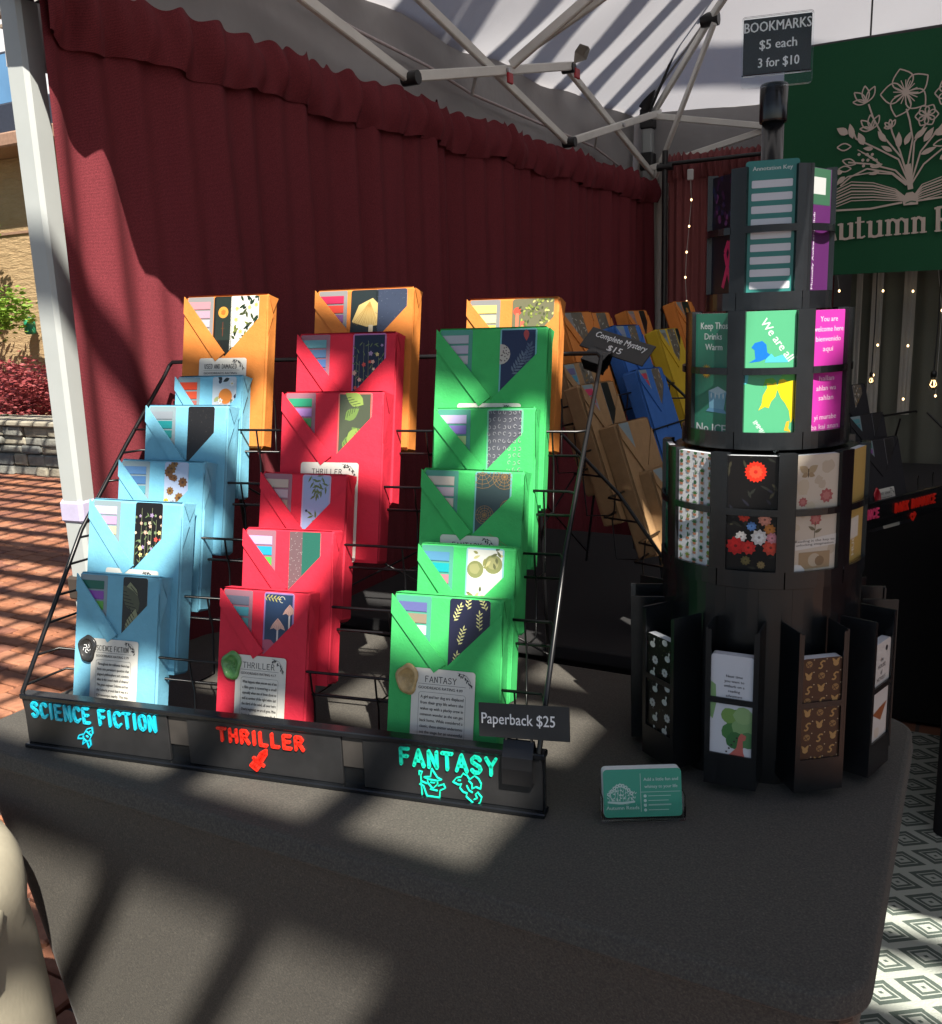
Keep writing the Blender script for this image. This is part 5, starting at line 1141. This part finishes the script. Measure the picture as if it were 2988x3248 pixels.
def rack_frame(root, Wd, rows=6, v0=.0, rail=None, k_=1.0):
    rail = rail or [(0, .01, .0), (0, .0, .08), (0, .15, .275), (0, .27, .385), (0, .385, .485), (0, .40, .50)]
    for u in (0.0, Wd):
        mb = MB(); mb.tube([(u + q[0], q[1], q[2]) for q in rail], .0032, 8); mb.build('side_rail', M['wire'], root)
        ui = u + (.10 if u == 0 else -.10)
        mb = MB(); mb.tube([(ui, .38 * k_, .48 * k_), (ui, .42 * k_, .30 * k_), (ui, .46 * k_, .0)], .0030, 8); mb.build('rear_leg', M['wire'], root)
    mb = MB(); mb.tube([(0, .40 * k_, .50 * k_), (.006, .402 * k_, .506 * k_), (Wd - .006, .402 * k_, .506 * k_), (Wd, .40 * k_, .50 * k_)], .0034, 8); mb.build('top_bar', M['wire'], root)
    for k in range(rows):
        v = .018 + .0545 * k; z = .016 + .0715 * k
        def rv(zz):
            for (_, va, za), (_, vb, zb) in zip(rail, rail[1:]):
                if za <= zz <= zb: return va + (vb - va) * (zz - za) / (zb - za)
            return v
        for nm_, dv, dz_ in (('shelf_wire', .0, .0), ('lip_wire', -.008, .034)):
            zz = z + dz_; mb = MB(); mb.tube([(0, rv(zz), zz), (.012, v + dv, zz), (Wd - .012, v + dv, zz), (Wd, rv(zz), zz)], .0019, 6); mb.build(nm_, M['wire'], root)
        for j in range(8):
            q_ = bpy.data.objects.new('hook_wire', hook_me); COL.objects.link(q_); q_.parent = root; q_.location = (Wd * (j + .5) / 8, v, z)
    # crossing braces
    for a, b in (((.1, .42 * k_, .3 * k_), (Wd - .1, .455 * k_, .02)), ((Wd - .1, .42 * k_, .3 * k_), (.1, .455 * k_, .02))):
        mb = MB(); mb.tube([a, b], .0018, 6); mb.build('brace', M['wire'], root)
rack_frame(RACKP, .732)
def front_panel():
    R_ = RACKP; Wd = .737
    pb = MB(); pb.box(-.002, Wd, .004, .012, .004, .072, bev=.001); P_ = pb.build('front_panel', M['plastic'], R_)
    # slightly falling top edge is real: the left end stands a touch higher
    MB().box(-.004, Wd + .002, -.004, .014, .0705, .078, bev=.0015).build('top_rim', M['plastic'], P_)
    MB().box(-.002, Wd + .002, -.008, .014, .000, .0065, bev=.0015).build('base_rim', M['plastic'], P_)
    for (a, b) in ((.000, .233), (.263, .483), (.512, .735)): MB().box(a, b, -.0008, .0038, .0068, .0702, bev=.0006).build('name_plate', M['plastic_matt'], P_)
    for (a, b) in ((.234, .262), (.484, .511)): MB().box(a, b, .0016, .0038, .030, .0702).build('joining_strip', M['slat_grey'], P_)
    raised_word('SCIENCE FICTION', .014, .216, .0465, .0670, -.0008, .0037, .0024, M['cyan'], P_)
    raised_word('THRILLER', .310, .432, .0460, .0625, -.0008, .0039, .0024, M['red3'], P_, 0)
    raised_word('FANTASY', .561, .681, .0450, .0650, -.0008, .0040, .0024, M['mint'], P_, 0)
    e = MB(); S_ = lambda pts, w=.0013: stroke(e, pts, w, .0018, -.0008)
    def T(cx, cz, s, rot=0):
        return lambda pts: [(cx + s * (a * cos(rot) - b * sin(rot)), cz + s * (a * sin(rot) + b * cos(rot))) for a, b in pts]
    t_ = T(.103, .0275, .0145, -.62)
    for pl in ([(0, 1.1), (-.35, .6), (-.38, -.3), (-.2, -.6), (.2, -.6), (.38, -.3), (.35, .6), (0, 1.1)], [(-.38, -.1), (-.75, -.6), (-.7, -1.0), (-.25, -.6)], [(.38, -.1), (.75, -.6), (.7, -1.0), (.25, -.6)], [(-.15, -.65), (0, -1.15), (.15, -.65)], [(-.3, .3), (.3, .3)], [(-.1, -.1), (.1, -.1)], [(0, .6), (0, .4)]): S_(t_(pl))
    e.build('rocket_emblem', M['cyan'], P_)
    e = MB(); S_ = lambda pts, w=.0024: stroke(e, pts, w, .0018, -.0008)
    t_ = T(.368, .025, .0135, -.6)
    for pl in ([(-.25, -.2), (-.25, .7), (.0, 1.3), (.25, .9), (.25, -.2)], [(0, 1.1), (0, -.1)], [(-.1, .8), (-.1, 0)], [(.12, .8), (.12, 0)]): S_(t_(pl), .0038)
    for pl in ([(-.6, -.25), (.6, -.25)], [(-.35, -.4), (-.45, -1.1), (.25, -1.1), (.3, -.4)], [(-.15, -.4), (-.2, -1.0)], [(.05, -.4), (.0, -1.0)]): S_(t_(pl), .0044)
    e.build('knife_emblem', M['red3'], P_)
    e = MB(); S_ = lambda pts, w=.0024: stroke(e, pts, w, .0018, -.0008)
    t_ = T(.601, .0230, .0190)
    for pl in ([(-.55, .42), (-.1, .5), (.0, 1.05), (.35, .5), (.62, .38), (.3, .28), (-.2, .3), (-.55, .42)], [(-.3, .28), (-.3, .05), (.0, -.3), (.35, .05), (.35, .28)], [(-.12, .12), (.15, .12)], [(-.35, .0), (-.7, .1), (-.85, -.1), (-.6, -.2), (-.4, -.85), (.45, -.85), (.5, -.35), (.85, -.15), (.75, .1), (.4, -.05)], [(-.85, .55), (-.85, .8), (-.65, .75), (-.75, .5), (-.72, -.8)], [(-.15, -.35), (.3, -.4)]): S_(t_(pl), .0013)
    e.build('bearded_head_emblem', M['mint'], P_)
    e = MB(); S_ = lambda pts, w=.0024: stroke(e, pts, w, .0018, -.0008)
    t_ = T(.645, .0230, .0190)
    for pl in ([(-.95, .35), (-.7, .65), (-.4, .75), (-.25, 1.0), (0, .9), (.15, .65), (.5, .95), (.75, .75), (.9, .45), (.85, .1), (.55, .2), (.3, .05), (.3, .35), (.1, .55)], [(-.95, .35), (-.6, .2), (-.4, .25), (-.5, 0), (-.3, -.25), (-.05, -.3), (-.1, -.55), (.15, -.75), (.5, -1.05), (.8, -.8), (.9, -.45), (.65, -.15), (.5, -.3), (.6, -.55), (.4, -.65)], [(-.6, .5), (-.45, .5)], [(-.05, .2), (.1, -.1), (.3, -.2)]): S_(t_(pl), .0013)
    e.build('winged_beast_emblem', M['mint'], P_)
front_panel()

# ---------------------------------------------------------------- price signs with binder clips
def binder_clip(name, mw, w, h, d, lab, handles=True):
    o = empty(name); o.matrix_world = mw; tag(o, lab, 'binder clip', 'black binder clips holding price cards')
    mb = MB(); pr = [(-.0015, 0), (-d * .42, h * .35), (-d * .5, h * .62), (-d * .5, h), (d * .5, h), (d * .5, h * .62), (d * .42, h * .35), (.0015, 0)]
    n = len(pr); t2 = .0012
    inner = [(a * .82, b + (.001 if 0 < i < n - 1 else 0)) for i, (a, b) in enumerate(pr)]
    for (ring, fl) in ((pr, 1), (inner, -1)):
        vs = [(-w / 2, a, b) for a, b in ring] + [(w / 2, a, b) for a, b in ring]
        mb.add(vs, [[i, i + 1, n + i + 1, n + i] for i in range(n - 1)], smooth=False)
    for x in (-w / 2, w / 2): mb.add([(x, a, b) for a, b in pr] + [(x, a, b) for a, b in inner], [[i, i + 1, n + i + 1, n + i] for i in range(n - 1)])
    mb.build('clip_body', M['gloss'], o)
    MB().tube([(-w / 2, -d * .5, h * .98), (w / 2, -d * .5, h * .98)], .0022, 8).build('clip_spine', M['gloss'], o); MB().tube([(-w / 2, -d * .5, h * .62), (w / 2, -d * .5, h * .62)], .0018, 8).build('clip_edge', M['gloss'], o)
    for s_ in ((-1, 1) if handles else ()):
        g = MB(); g.tube([(-w * .42, s_ * .001, .001), (-w * .36, s_ * (.004), -h * .35), (-w * .26, s_ * .006, -h * .72), (w * .26, s_ * .006, -h * .72), (w * .36, s_ * .004, -h * .35), (w * .42, s_ * .001, .001)], .0011, 6); g.build('clip_handle', M['steel'] if s_ > 0 else M['wire'], o)
    return o
def sign(name, mw, w, h, lines, lab, th=.0022):
    o = empty(name); o.matrix_world = mw; tag(o, lab, 'price sign', 'black price cards with white raised lettering')
    MB().box(0, w, 0, th, 0, h, bev=.0004).build('card', M['plastic_matt'], o)
    for (s_, x0, x1, z0, z1) in lines: text3d(s_, x0 * w, x1 * w, z0 * h, z1 * h, 0, .0010, M['cardtext'], o)
q = at_y(1520, 2335, .858); RZ = Matrix.Rotation(radians(2), 4, 'Z')
q2 = at_y(1808, 2355, .875); yaw = atan2(q2.y - q.y, q2.x - q.x); wS = (q2 - q).length
pitch = atan2(q2.z - q.z, wS)
sign('price_sign', Matrix.Translation(q) @ Matrix.Rotation(yaw, 4, 'Z') @ Matrix.Rotation(-pitch, 4, 'Y') @ Matrix.Rotation(radians(-10), 4, 'X'), wS, .0385, [('Paperback $25', .035, .845, .30, .72)], 'black card reading Paperback $25 clipped to the front right of the rack')
cq = FA @ Vector((.665, .004, .050)); binder_clip('binder_clip', Matrix.Translation(FA @ Vector((.708, .003, .090))) @ Matrix.Rotation(RA, 4, 'Z') @ Matrix.Rotation(pi, 4, 'X') @ Matrix.Scale(1, 4), .036, .050, .026, 'black binder clip holding the Paperback $25 card on the front panel')
# complete mystery: tilted card at the top right of the rack
mw = Matrix(((.946, -.063, .318, -.543), (-.174, .728, .663, 1.347), (-.273, -.683, .678, 1.255), (0, 0, 0, 1))); wM, hM = .112, .040
sign('price_sign', mw, wM, hM, [('Complete Mystery', .12, .92, .52, .86), ('$15', .40, .62, .12, .42)], 'tilted black card reading Complete Mystery $15 above the rack corner')
ex, ey, ez = (mw.to_3x3().col[i].copy() for i in range(3)); oc = mw @ Vector((wM * .37, 0, .006))
binder_clip('binder_clip', Matrix(((ex.x, -ey.x, -ez.x, oc.x), (ex.y, -ey.y, -ez.y, oc.y), (ex.z, -ey.z, -ez.z, oc.z), (0, 0, 0, 1))), .034, .034, .022, 'black binder clip holding the Complete Mystery $15 card on the rack corner', False)

# ================================================================ second rack of kraft, blue, yellow and orange books
RB = radians(82)
def second_rack():
    # items: (pixel of the upper left front corner, depth plane x, paper, width, height, thickness, tabs, marks, label, roll)
    it = [((2068, 1512), -.452, 'kraft', .13, .20, .034, [], [], 'kraft wrapped book half hidden behind the tower, the lowest of its rack', .02),
          ((1958, 1368), -.503, 'kraft', .135, .225, .036, [], [], 'kraft wrapped book without tabs, its spine brightly sunlit down to the foot', .02),
          ((1842, 1246), -.560, 'kraft', .135, .235, .034, [(225, 60, 110), (220, 60, 95), (190, 130, 170)], [('plain_dark', .60, .030, None)], 'kraft wrapped book with pink tabs and a black bookmark', .02),
          ((1786, 1180), -.618, 'kraft', .13, .23, .034, [(120, 115, 165), (70, 165, 200)], [('botanic', .52, .040, None)], 'kraft wrapped book with purple and blue tabs beside the rack', .0),
          ((1782, 1010), -.66, 'p_orange', .13, .21, .034, [], [('botanic', .3, .05, None)], 'orange wrapped book mostly hidden behind the top right orange one', .0),
          ((2022, 1192), -.560, 'p_royal', .13, .21, .034, [(220, 70, 100), (215, 60, 95), (190, 185, 225)], [('botanic', .56, .040, None)], 'royal blue wrapped book with pink tabs, nearest the tower', .02),
          ((1950, 1052), -.618, 'p_royal', .13, .22, .034, [(150, 160, 190)], [('botanic', .52, .040, None)], 'royal blue wrapped book standing behind the Complete Mystery card', .01),
          ((1848, 1010), -.672, 'p_orange', .13, .20, .034, [(50, 120, 120), (80, 150, 170)], [('botanic', .50, .046, None)], 'orange wrapped book with teal tabs above the Complete Mystery card', .0),
          ((2088, 1062), -.62, 'p_yellow', .13, .22, .034, [(120, 120, 125)], [('botanic', .46, .046, None), ('plain_dark', .84, .02, None)], 'yellow wrapped book with a botanical bookmark beside the tower', .0),
          ((1987, 1000), -.73, 'p_orange', .13, .20, .034, [(190, 150, 150), (180, 125, 125)], [('plain_dark', .60, .036, None)], 'orange wrapped book with dusty pink tabs and a black bookmark', .0),
          ((2140, 970), -.66, 'p_orange', .13, .20, .034, [], [('orange_dot', .40, .050, None)], 'orange wrapped book touching the left edge of the bookmark tower', .0)]
    for i, ((px_, py_), X, mk, w, h, th, tabs, marks, lab, roll) in enumerate(it):
        q = at_x(px_, py_, X * 1.075)
        o = wrapped('wrapped_book', w * 1.06, h * 1.06, th * 1.06, M[mk], tabs, marks, lab, None, None, 300 + i, lab_on=False, group='wrapped books on the second wire rack')
        tilt = radians(19)
        R4 = Matrix.Rotation(radians(86), 4, 'Z') @ Matrix.Rotation(-tilt, 4, 'X') @ Matrix.Rotation(roll, 4, 'Y')
        o.matrix_world = Matrix.Translation(q - (R4 @ Vector((0, .0034, h)))) @ R4
    r = empty('display_rack'); r.matrix_world = Matrix.Translation((-.36, 1.42, .735)) @ Matrix.Rotation(radians(86), 4, 'Z') @ Matrix.Diagonal((1, 1, 1, 1)); tag(r, 'black wire rack behind, holding kraft, blue, yellow and orange wrapped books', 'display rack')
    rack_frame(r, .62)
second_rack()

# ================================================================ third rack with black books at the right
def third_rack():
    a = at_z(2700, 1668, .765); b = at_z(2990, 1592, .765); d = b - a; yaw = atan2(d.y, d.x)
    F = Matrix.Translation(Vector((a.x, a.y, .742))) @ Matrix.Rotation(yaw, 4, 'Z')
    r = empty('display_rack'); r.matrix_world = F; tag(r, 'black wire rack at the right with a red lettered genre panel', 'display rack'); rack_frame(r, .60, 1, rail=[(0, .01, 0), (0, 0, .08), (0, .10, .19), (0, .16, .24)], k_=.48)
    pp = MB().box(-.1, .62, -.004, .006, .002, .07, bev=.001).build('front_panel', M['plastic'], r)
    FI = F.inverted()
    def loc(px_, py_):
        n = F.to_3x3() @ Vector((0, 1, 0)); rr = ray(px_, py_); t_ = (F.translation - Vector((0, 0, CZ)) - n * .006).dot(n) / rr.dot(n); return FI @ (Vector((0, 0, CZ)) + rr * t_)
    l1, l2, l3, l4 = loc(2838, 1627), loc(2966, 1586), loc(2758, 1648), loc(2786, 1642)
    zc = (l1.z + l2.z) / 2
    raised_word('DARK ROMANCE', l1.x, l2.x, zc - .002, zc + .020, -.005, .0050, .003, M['red3'], pp)
    raised_word('ROMANCE', l4.x - .118, l4.x, zc - .002, zc + .020, -.005, .0050, .003, M['pink3'], pp)
    l5 = loc(2895, 1640); e = MB(); stroke(e, [(l5.x - .012, l5.z + .004), (l5.x, l5.z - .008), (l5.x + .012, l5.z + .006), (l5.x + .006, l5.z + .012), (l5.x, l5.z + .004), (l5.x - .006, l5.z + .010), (l5.x - .012, l5.z + .004)], .005, .003, -.005); e.build('heart_emblem', M['red3'], pp)
    it = [((2728, 1402), .03, .17, .235, [(45, 130, 110), (150, 80, 170), (120, 190, 110)], [('charcoal', .62, .045, (70, 70, 72))], 'black wrapped book with green and purple tabs and a red seal', True),
          ((2690, 1322), .09, .16, .22, [(90, 165, 175), (80, 150, 165), (85, 155, 170)], [('charcoal', .66, .045, None)], 'black wrapped book with teal tabs, behind the one with the red seal', False),
          ((2640, 1228), .16, .15, .20, [(110, 170, 175), (100, 160, 170)], [('botanic', .60, .04, None)], 'black wrapped book at the back with a pale botanical bookmark', False)]
    for i, ((px_, py_), v, w, h, tabs, marks, lab, lb) in enumerate(it):
        n = F.to_3x3() @ Vector((0, 1, 0)); rr = ray(px_, py_); vt = v + .05; t_ = (F.translation - Vector((0, 0, CZ)) + n * vt).dot(n) / rr.dot(n); q = FI @ (Vector((0, 0, CZ)) + rr * t_)
        o = wrapped('wrapped_book', w, h, .035, M['p_black'], tabs, marks, lab, 'DARK ROMANCE' if lb else None, 'wax_red' if lb else None, 400 + i, lab_frac=.45, group='black wrapped books on the right hand rack', dtext=TH, rating='4.02', lab_w=.075)
        R4 = Matrix.Rotation(-radians(13), 4, 'X'); o.matrix_world = F @ Matrix.Translation(q - (R4 @ Vector((0, .0034, h)))) @ R4
third_rack()

# ================================================================ BOOKMARK TOWER
TC = Vector((-.2325, 1.182, .74)); DL = atan2(.2325, 1.182)
def tower():
    T = empty('bookmark_tower', TC); tag(T, 'tall tiered black bookmark carousel with pockets round each tier', 'bookmark stand')
    def ang(d): return DL + radians(d) - pi / 2          # polar angle of a pocket (0 deg = towards the viewer)
    tiers = [(.985 - .74, .157, .1235, 10, -5, .0565), (1.143 - .74, .157, .099, 8, 3, .057), (1.300 - .74, .157, .0725, 6, 1, .056)]
    for ti, (z0, H, r, n, off, bw) in enumerate(tiers):
        tr = MB(); tr.lathe([(r - .014, .0), (r - .014, H - .004), (r - .020, H - .004), (0, H - .004)], 60); tr.lathe([(0, .001), (r - .0005, .001)], 60)
        tt = tr.build('tier', M['plastic'], T, loc=(0, 0, z0))
        half = bw / 2 / r; pil = 2 * pi / n
        # bottom ring, built as panels with fine seams
        for k in range(n):
            a = ang(off + k * 360 / n); g = MB(); g.lathe([(r - .006, 0), (r, 0), (r, .020), (r - .004, .020)], 8, a - pil / 2 + .006, a + pil / 2 - .006, smooth=False); g.build('base_panel', M['plastic'], tt)
            # pillar between this pocket and the next
            g = MB(); a0, a1 = a + half, a + pil - half; g.lathe([(r - .010, .020), (r, .020), (r, H), (r - .010, H)], 4, a0 + .002, a1 - .002, smooth=False)
            for aa in (a0 + .002, a1 - .002):
                g.add([((r - .012) * cos(aa), (r - .012) * sin(aa), .020), (r * cos(aa), r * sin(aa), .020), (r * cos(aa), r * sin(aa), H), ((r - .012) * cos(aa), (r - .012) * sin(aa), H)], [(0, 1, 2, 3)])
            g.build('pillar', M['plastic'], tt)
            # cross bar in front of the pocket
            g = MB(); g.lathe([(r - .003, H * .545), (r + .0005, H * .545), (r + .0005, H * .595), (r - .003, H * .595), (r - .003, H * .545)], 6, a - half - .01, a + half + .01, smooth=False); g.build('cross_bar', M['plastic'], tt)
    # bottom drum, its foot ring
    d = MB(); d.lathe([(0, .022), (.117, .022), (.119, .03), (.119, .245), (.1235, .2452)], 60); d.build('drum', M['plastic'], T)
    d = MB(); d.lathe([(0, 0), (.122, 0), (.122, .030), (0, .030)], 16, smooth=False); d.build('foot_ring', M['plastic'], T)
    for k in range(20):
        a = ang(k * 18 + 9); g = MB(); g.lathe([(.1192, .024), (.121, .024), (.121, .244), (.1192, .244)], 3, a - .1560, a + .1560, smooth=False); g.build('drum_panel', M['plastic'], T)
    pk = MB(); w, z0, z1, y0, y1 = .0300, .012, .206, -.162, -.120
    for s_ in (-1, 1):
        x = s_ * w; pk.box(min(x, x - s_ * .0022), max(x, x - s_ * .0022), y0, y1, z0, z1)
    pk.box(-w + .0023, w - .0023, y0, y0 + .0022, z0, .052); pk.box(-w + .0023, -w + .006, y0 + .0001, y0 + .0022, .0521, z1 - .002); pk.box(w - .006, w - .0023, y0 + .0001, y0 + .0022, .0521, z1 - .002)
    pk.box(-w + .0061, w - .0061, y0 + .0002, y0 + .0022, .115, .122); pk.box(-w + .0023, w - .0023, y0 + .0023, y1, .020, .023)
    pm = pk.mesh('pocket'); pm.materials.append(M['plastic'])
    for k in range(10):
        o = bpy.data.objects.new('pocket', pm); COL.objects.link(o); o.parent = T; o.rotation_euler = (0, 0, DL + radians(-13.5 + 36.8 * k if k < 9 else -13.5 - 36.8 + 0)); 
        o.rotation_euler = (0, 0, DL + radians(-9.5 + 36 * k))
    g = MB(); g.lathe([(0, .555), (.0125, .555), (.0125, .79), (0, .79)], 32); g.build('pole', M['gloss'], T)
    g = MB(); g.lathe([(.0125, .772), (.0152, .772), (.0157, .775), (.0157, .812), (.0145, .814), (0, .817)], 32); g.build('pole_collar', M['gloss'], T)
    # stacks of bookmarks in the pockets
    def stack(tier, deg, kind, lab, th=.008, hh=.141, bw=None, sd=1, border=None):
        bw = bw or (.0485 if tier == 3 else .0575)
        if tier < 3: z0, H, r, n, off, _ = tiers[tier]; rad = r - .0045 - .0; zz = .74 + z0 + .013
        else: rad = .1592; zz = .74 + .040 + .0; 
        me = bookmark_mesh(kind, bw, hh, sd, th, border, 'bookmark_stack'); me.materials.append(M['lamin'])
        for v in me.vertices: v.co.x -= bw / 2
        o = bpy.data.objects.new('bookmark_stack', me); COL.objects.link(o)
        a = DL + radians(deg); rad = rad * cos(asin_(bw / 2 / max(rad, .05))) if tier < 3 else rad
        o.matrix_world = Matrix.Translation(TC - Vector((0, 0, .74)) + Vector((0, 0, zz)) + Vector((sin(a) * rad, -cos(a) * rad, 0))) @ Matrix.Rotation(a, 4, 'Z')
        tag(o, lab, 'bookmarks', 'bookmarks in the tower pockets')
    asin_ = math.asin
    stack(2, 1, 'annotation', 'teal Annotation Key bookmark with white boxes, top tier', sd=2, hh=.150, th=.003)
    stack(2, -59, 'ribbon', 'dark bookmark with a pink ribbon, left side of the top tier', sd=3, th=.003)
    stack(2, 61, 'purple_text', 'purple and green bookmark seen edge on, right side of the top tier', sd=4, th=.004)
    stack(1, -42, 'no_ice', 'green bookmark with a sun and melting cube reading No ICE', sd=5, th=.004, hh=.142)
    stack(1, 3, 'worldmap', 'green bookmark with a colourful map reading We are all immigrants', sd=6, th=.004, hh=.143)
    stack(1, 48, 'welcome', 'magenta bookmark with welcome greetings in several languages', sd=7, th=.004, hh=.142)
    stack(0, -77, 'curl_up', 'teal bookmark reading curl up with a book, left side of the middle tier', sd=8, th=.007)
    stack(0, -41, 'cactus', 'white bookmark printed with small potted cacti', sd=9, th=.007)
    stack(0, -5, 'dark_floral', 'black bookmark with a bouquet of red and white flowers', sd=10, th=.006)
    stack(0, 31, 'vintage', 'cream vintage collage bookmark with a butterfly and roses', sd=11, th=.007)
    stack(0, 67, 'yellow_text', 'mustard yellow bookmark, right side of the middle tier', sd=12, th=.008)
    stack(3, -45.5, 'ducks', 'black bookmark patterned with white ducks and flowers', sd=13, th=.010, hh=.134)
    stack(3, -9.5, 'dino', 'white bookmark with a pink dinosaur and green trees', sd=14, th=.011, hh=.134)
    stack(3, 26.5, 'cats_brown', 'brown bookmark patterned with tan cats and curls', sd=15, th=.011, hh=.134)
    stack(3, 62.5, 'white_text', 'white bookmark with black lettering in the bottom right pocket', sd=16, th=.010, hh=.134)
tower()
# acrylic sign on the pole
def top_sign():
    o = empty('bookmarks_sign', (-.2285, 1.165, 1.548), (0, 0, radians(12))); tag(o, 'clear acrylic holder with a black card reading BOOKMARKS $5 each 3 for $10', 'sign')
    w = .077; x0 = -w / 2 + .001
    def plate(y, th, z0, z1, r=.004):
        a = Art(w, z1 - z0, (1, 1, 1), r, th); mb = a.mb; me = mb.mesh('acrylic_plate'); me.materials.append(M['acrylic']); ob = bpy.data.objects.new('acrylic_plate', me); COL.objects.link(ob); ob.parent = o; ob.location = (x0, y, z0); return ob
    plate(-.0035, .0015, 0, .075); plate(.0012, .0015, 0, .075)
    c_ = Art(w - .004, .058, (.015, .015, .016), .001, .0016); wt = (.85, .85, .85)
    c_.text('BOOKMARKS', (w - .004) / 2, .0440, .0150, wt, width=.0715); c_.text('$5 each', (w - .004) / 2 + .001, .0255, .0140, wt, width=.040); c_.text('3 for $10', (w - .004) / 2 + .002, .0065, .0140, wt, width=.044)
    c_.mb.build('insert_card', M['print'], o, loc=(x0 + .002, -.0014, .0145))
    MB().box(-w / 2 + .002, w / 2, -.0036, .0028, .0125, .0140).build('fold_line', M['acrylic'], o)
top_sign()

# ================================================================ BUSINESS CARDS
def cards():
    a = at_z(1910, 2612, .742); b = at_z(2176, 2604, .742); yaw = atan2(b.y - a.y, b.x - a.x); w = (b - a).length
    F = Matrix.Translation(a) @ Matrix.Rotation(yaw, 4, 'Z')
    h_ = empty('business_card_holder'); h_.matrix_world = F; tag(h_, 'small clear plastic business card holder on the black tablecloth', 'card holder')
    MB().box(0, w, .0, .032, .0, .003, bev=.001).build('tray_base', M['acrylic'], h_)
    MB().box(0, w, .0, .0018, .0032, .022, bev=.0005).build('tray_front', M['acrylic'], h_)
    for x in (0, w - .0018): MB().box(x, x + .0018, .0020, .030, .0032, .030, bev=.0005).build('tray_side', M['acrylic'], h_)
    W_, H_ = w - .006, .054
    c_ = Art(W_, H_, C(42, 165, 138), .0045, .016, edge=(.72, .76, .80)); wt = C(205, 232, 225)
    rng = random.Random(2)
    for k in range(9): x = W_ * (.07 + .036 * k); c_.line([(x, .018), (x + rng.uniform(-.002, .002), .024 + .010 * sin(k * .38))], .0004, wt); c_.flower(x, .026 + .010 * sin(k * .38), .0026, wt, C(30, 125, 105), 6, rng)
    for k in range(60): c_.leaf(W_ * rng.uniform(.06, .40), .018 + rng.uniform(0, .012), rng.uniform(.2, 2.9), .003, .0011, wt)
    c_.poly([(W_ * .05, .0165), (W_ * .22, .0145), (W_ * .4, .0165), (W_ * .4, .0185), (W_ * .24, .0175), (W_ * .05, .0185)], wt)
    c_.text('Autumn Reads', W_ * .24, .0090, .0058, wt, width=W_ * .42)
    c_.line([(W_ * .475, .006), (W_ * .475, .049)], .0005, wt); c_.line([(W_ * .475, .028), (W_ * .98, .028)], .0005, wt)
    c_.text('Add a little fun and', W_ * .735, .0405, .0052, wt, width=W_ * .44); c_.text('whimsy to your life', W_ * .735, .0325, .0052, wt, width=W_ * .42)
    for k in range(4): c_.disc(W_ * .53, .0235 - .0052 * k, .0018, wt, 10); c_.line([(W_ * .57, .0235 - .0052 * k), (W_ * (.86 - .03 * (k % 2)), .0235 - .0052 * k)], .0006, wt)
    o = c_.mb.build('business_cards', M['print']); o.matrix_world = F @ Matrix.Translation((.003, .0045, .0042)) @ Matrix.Rotation(-radians(12), 4, 'X')
    tag(o, 'stack of teal business cards with a white flower book logo', 'business cards')
cards()
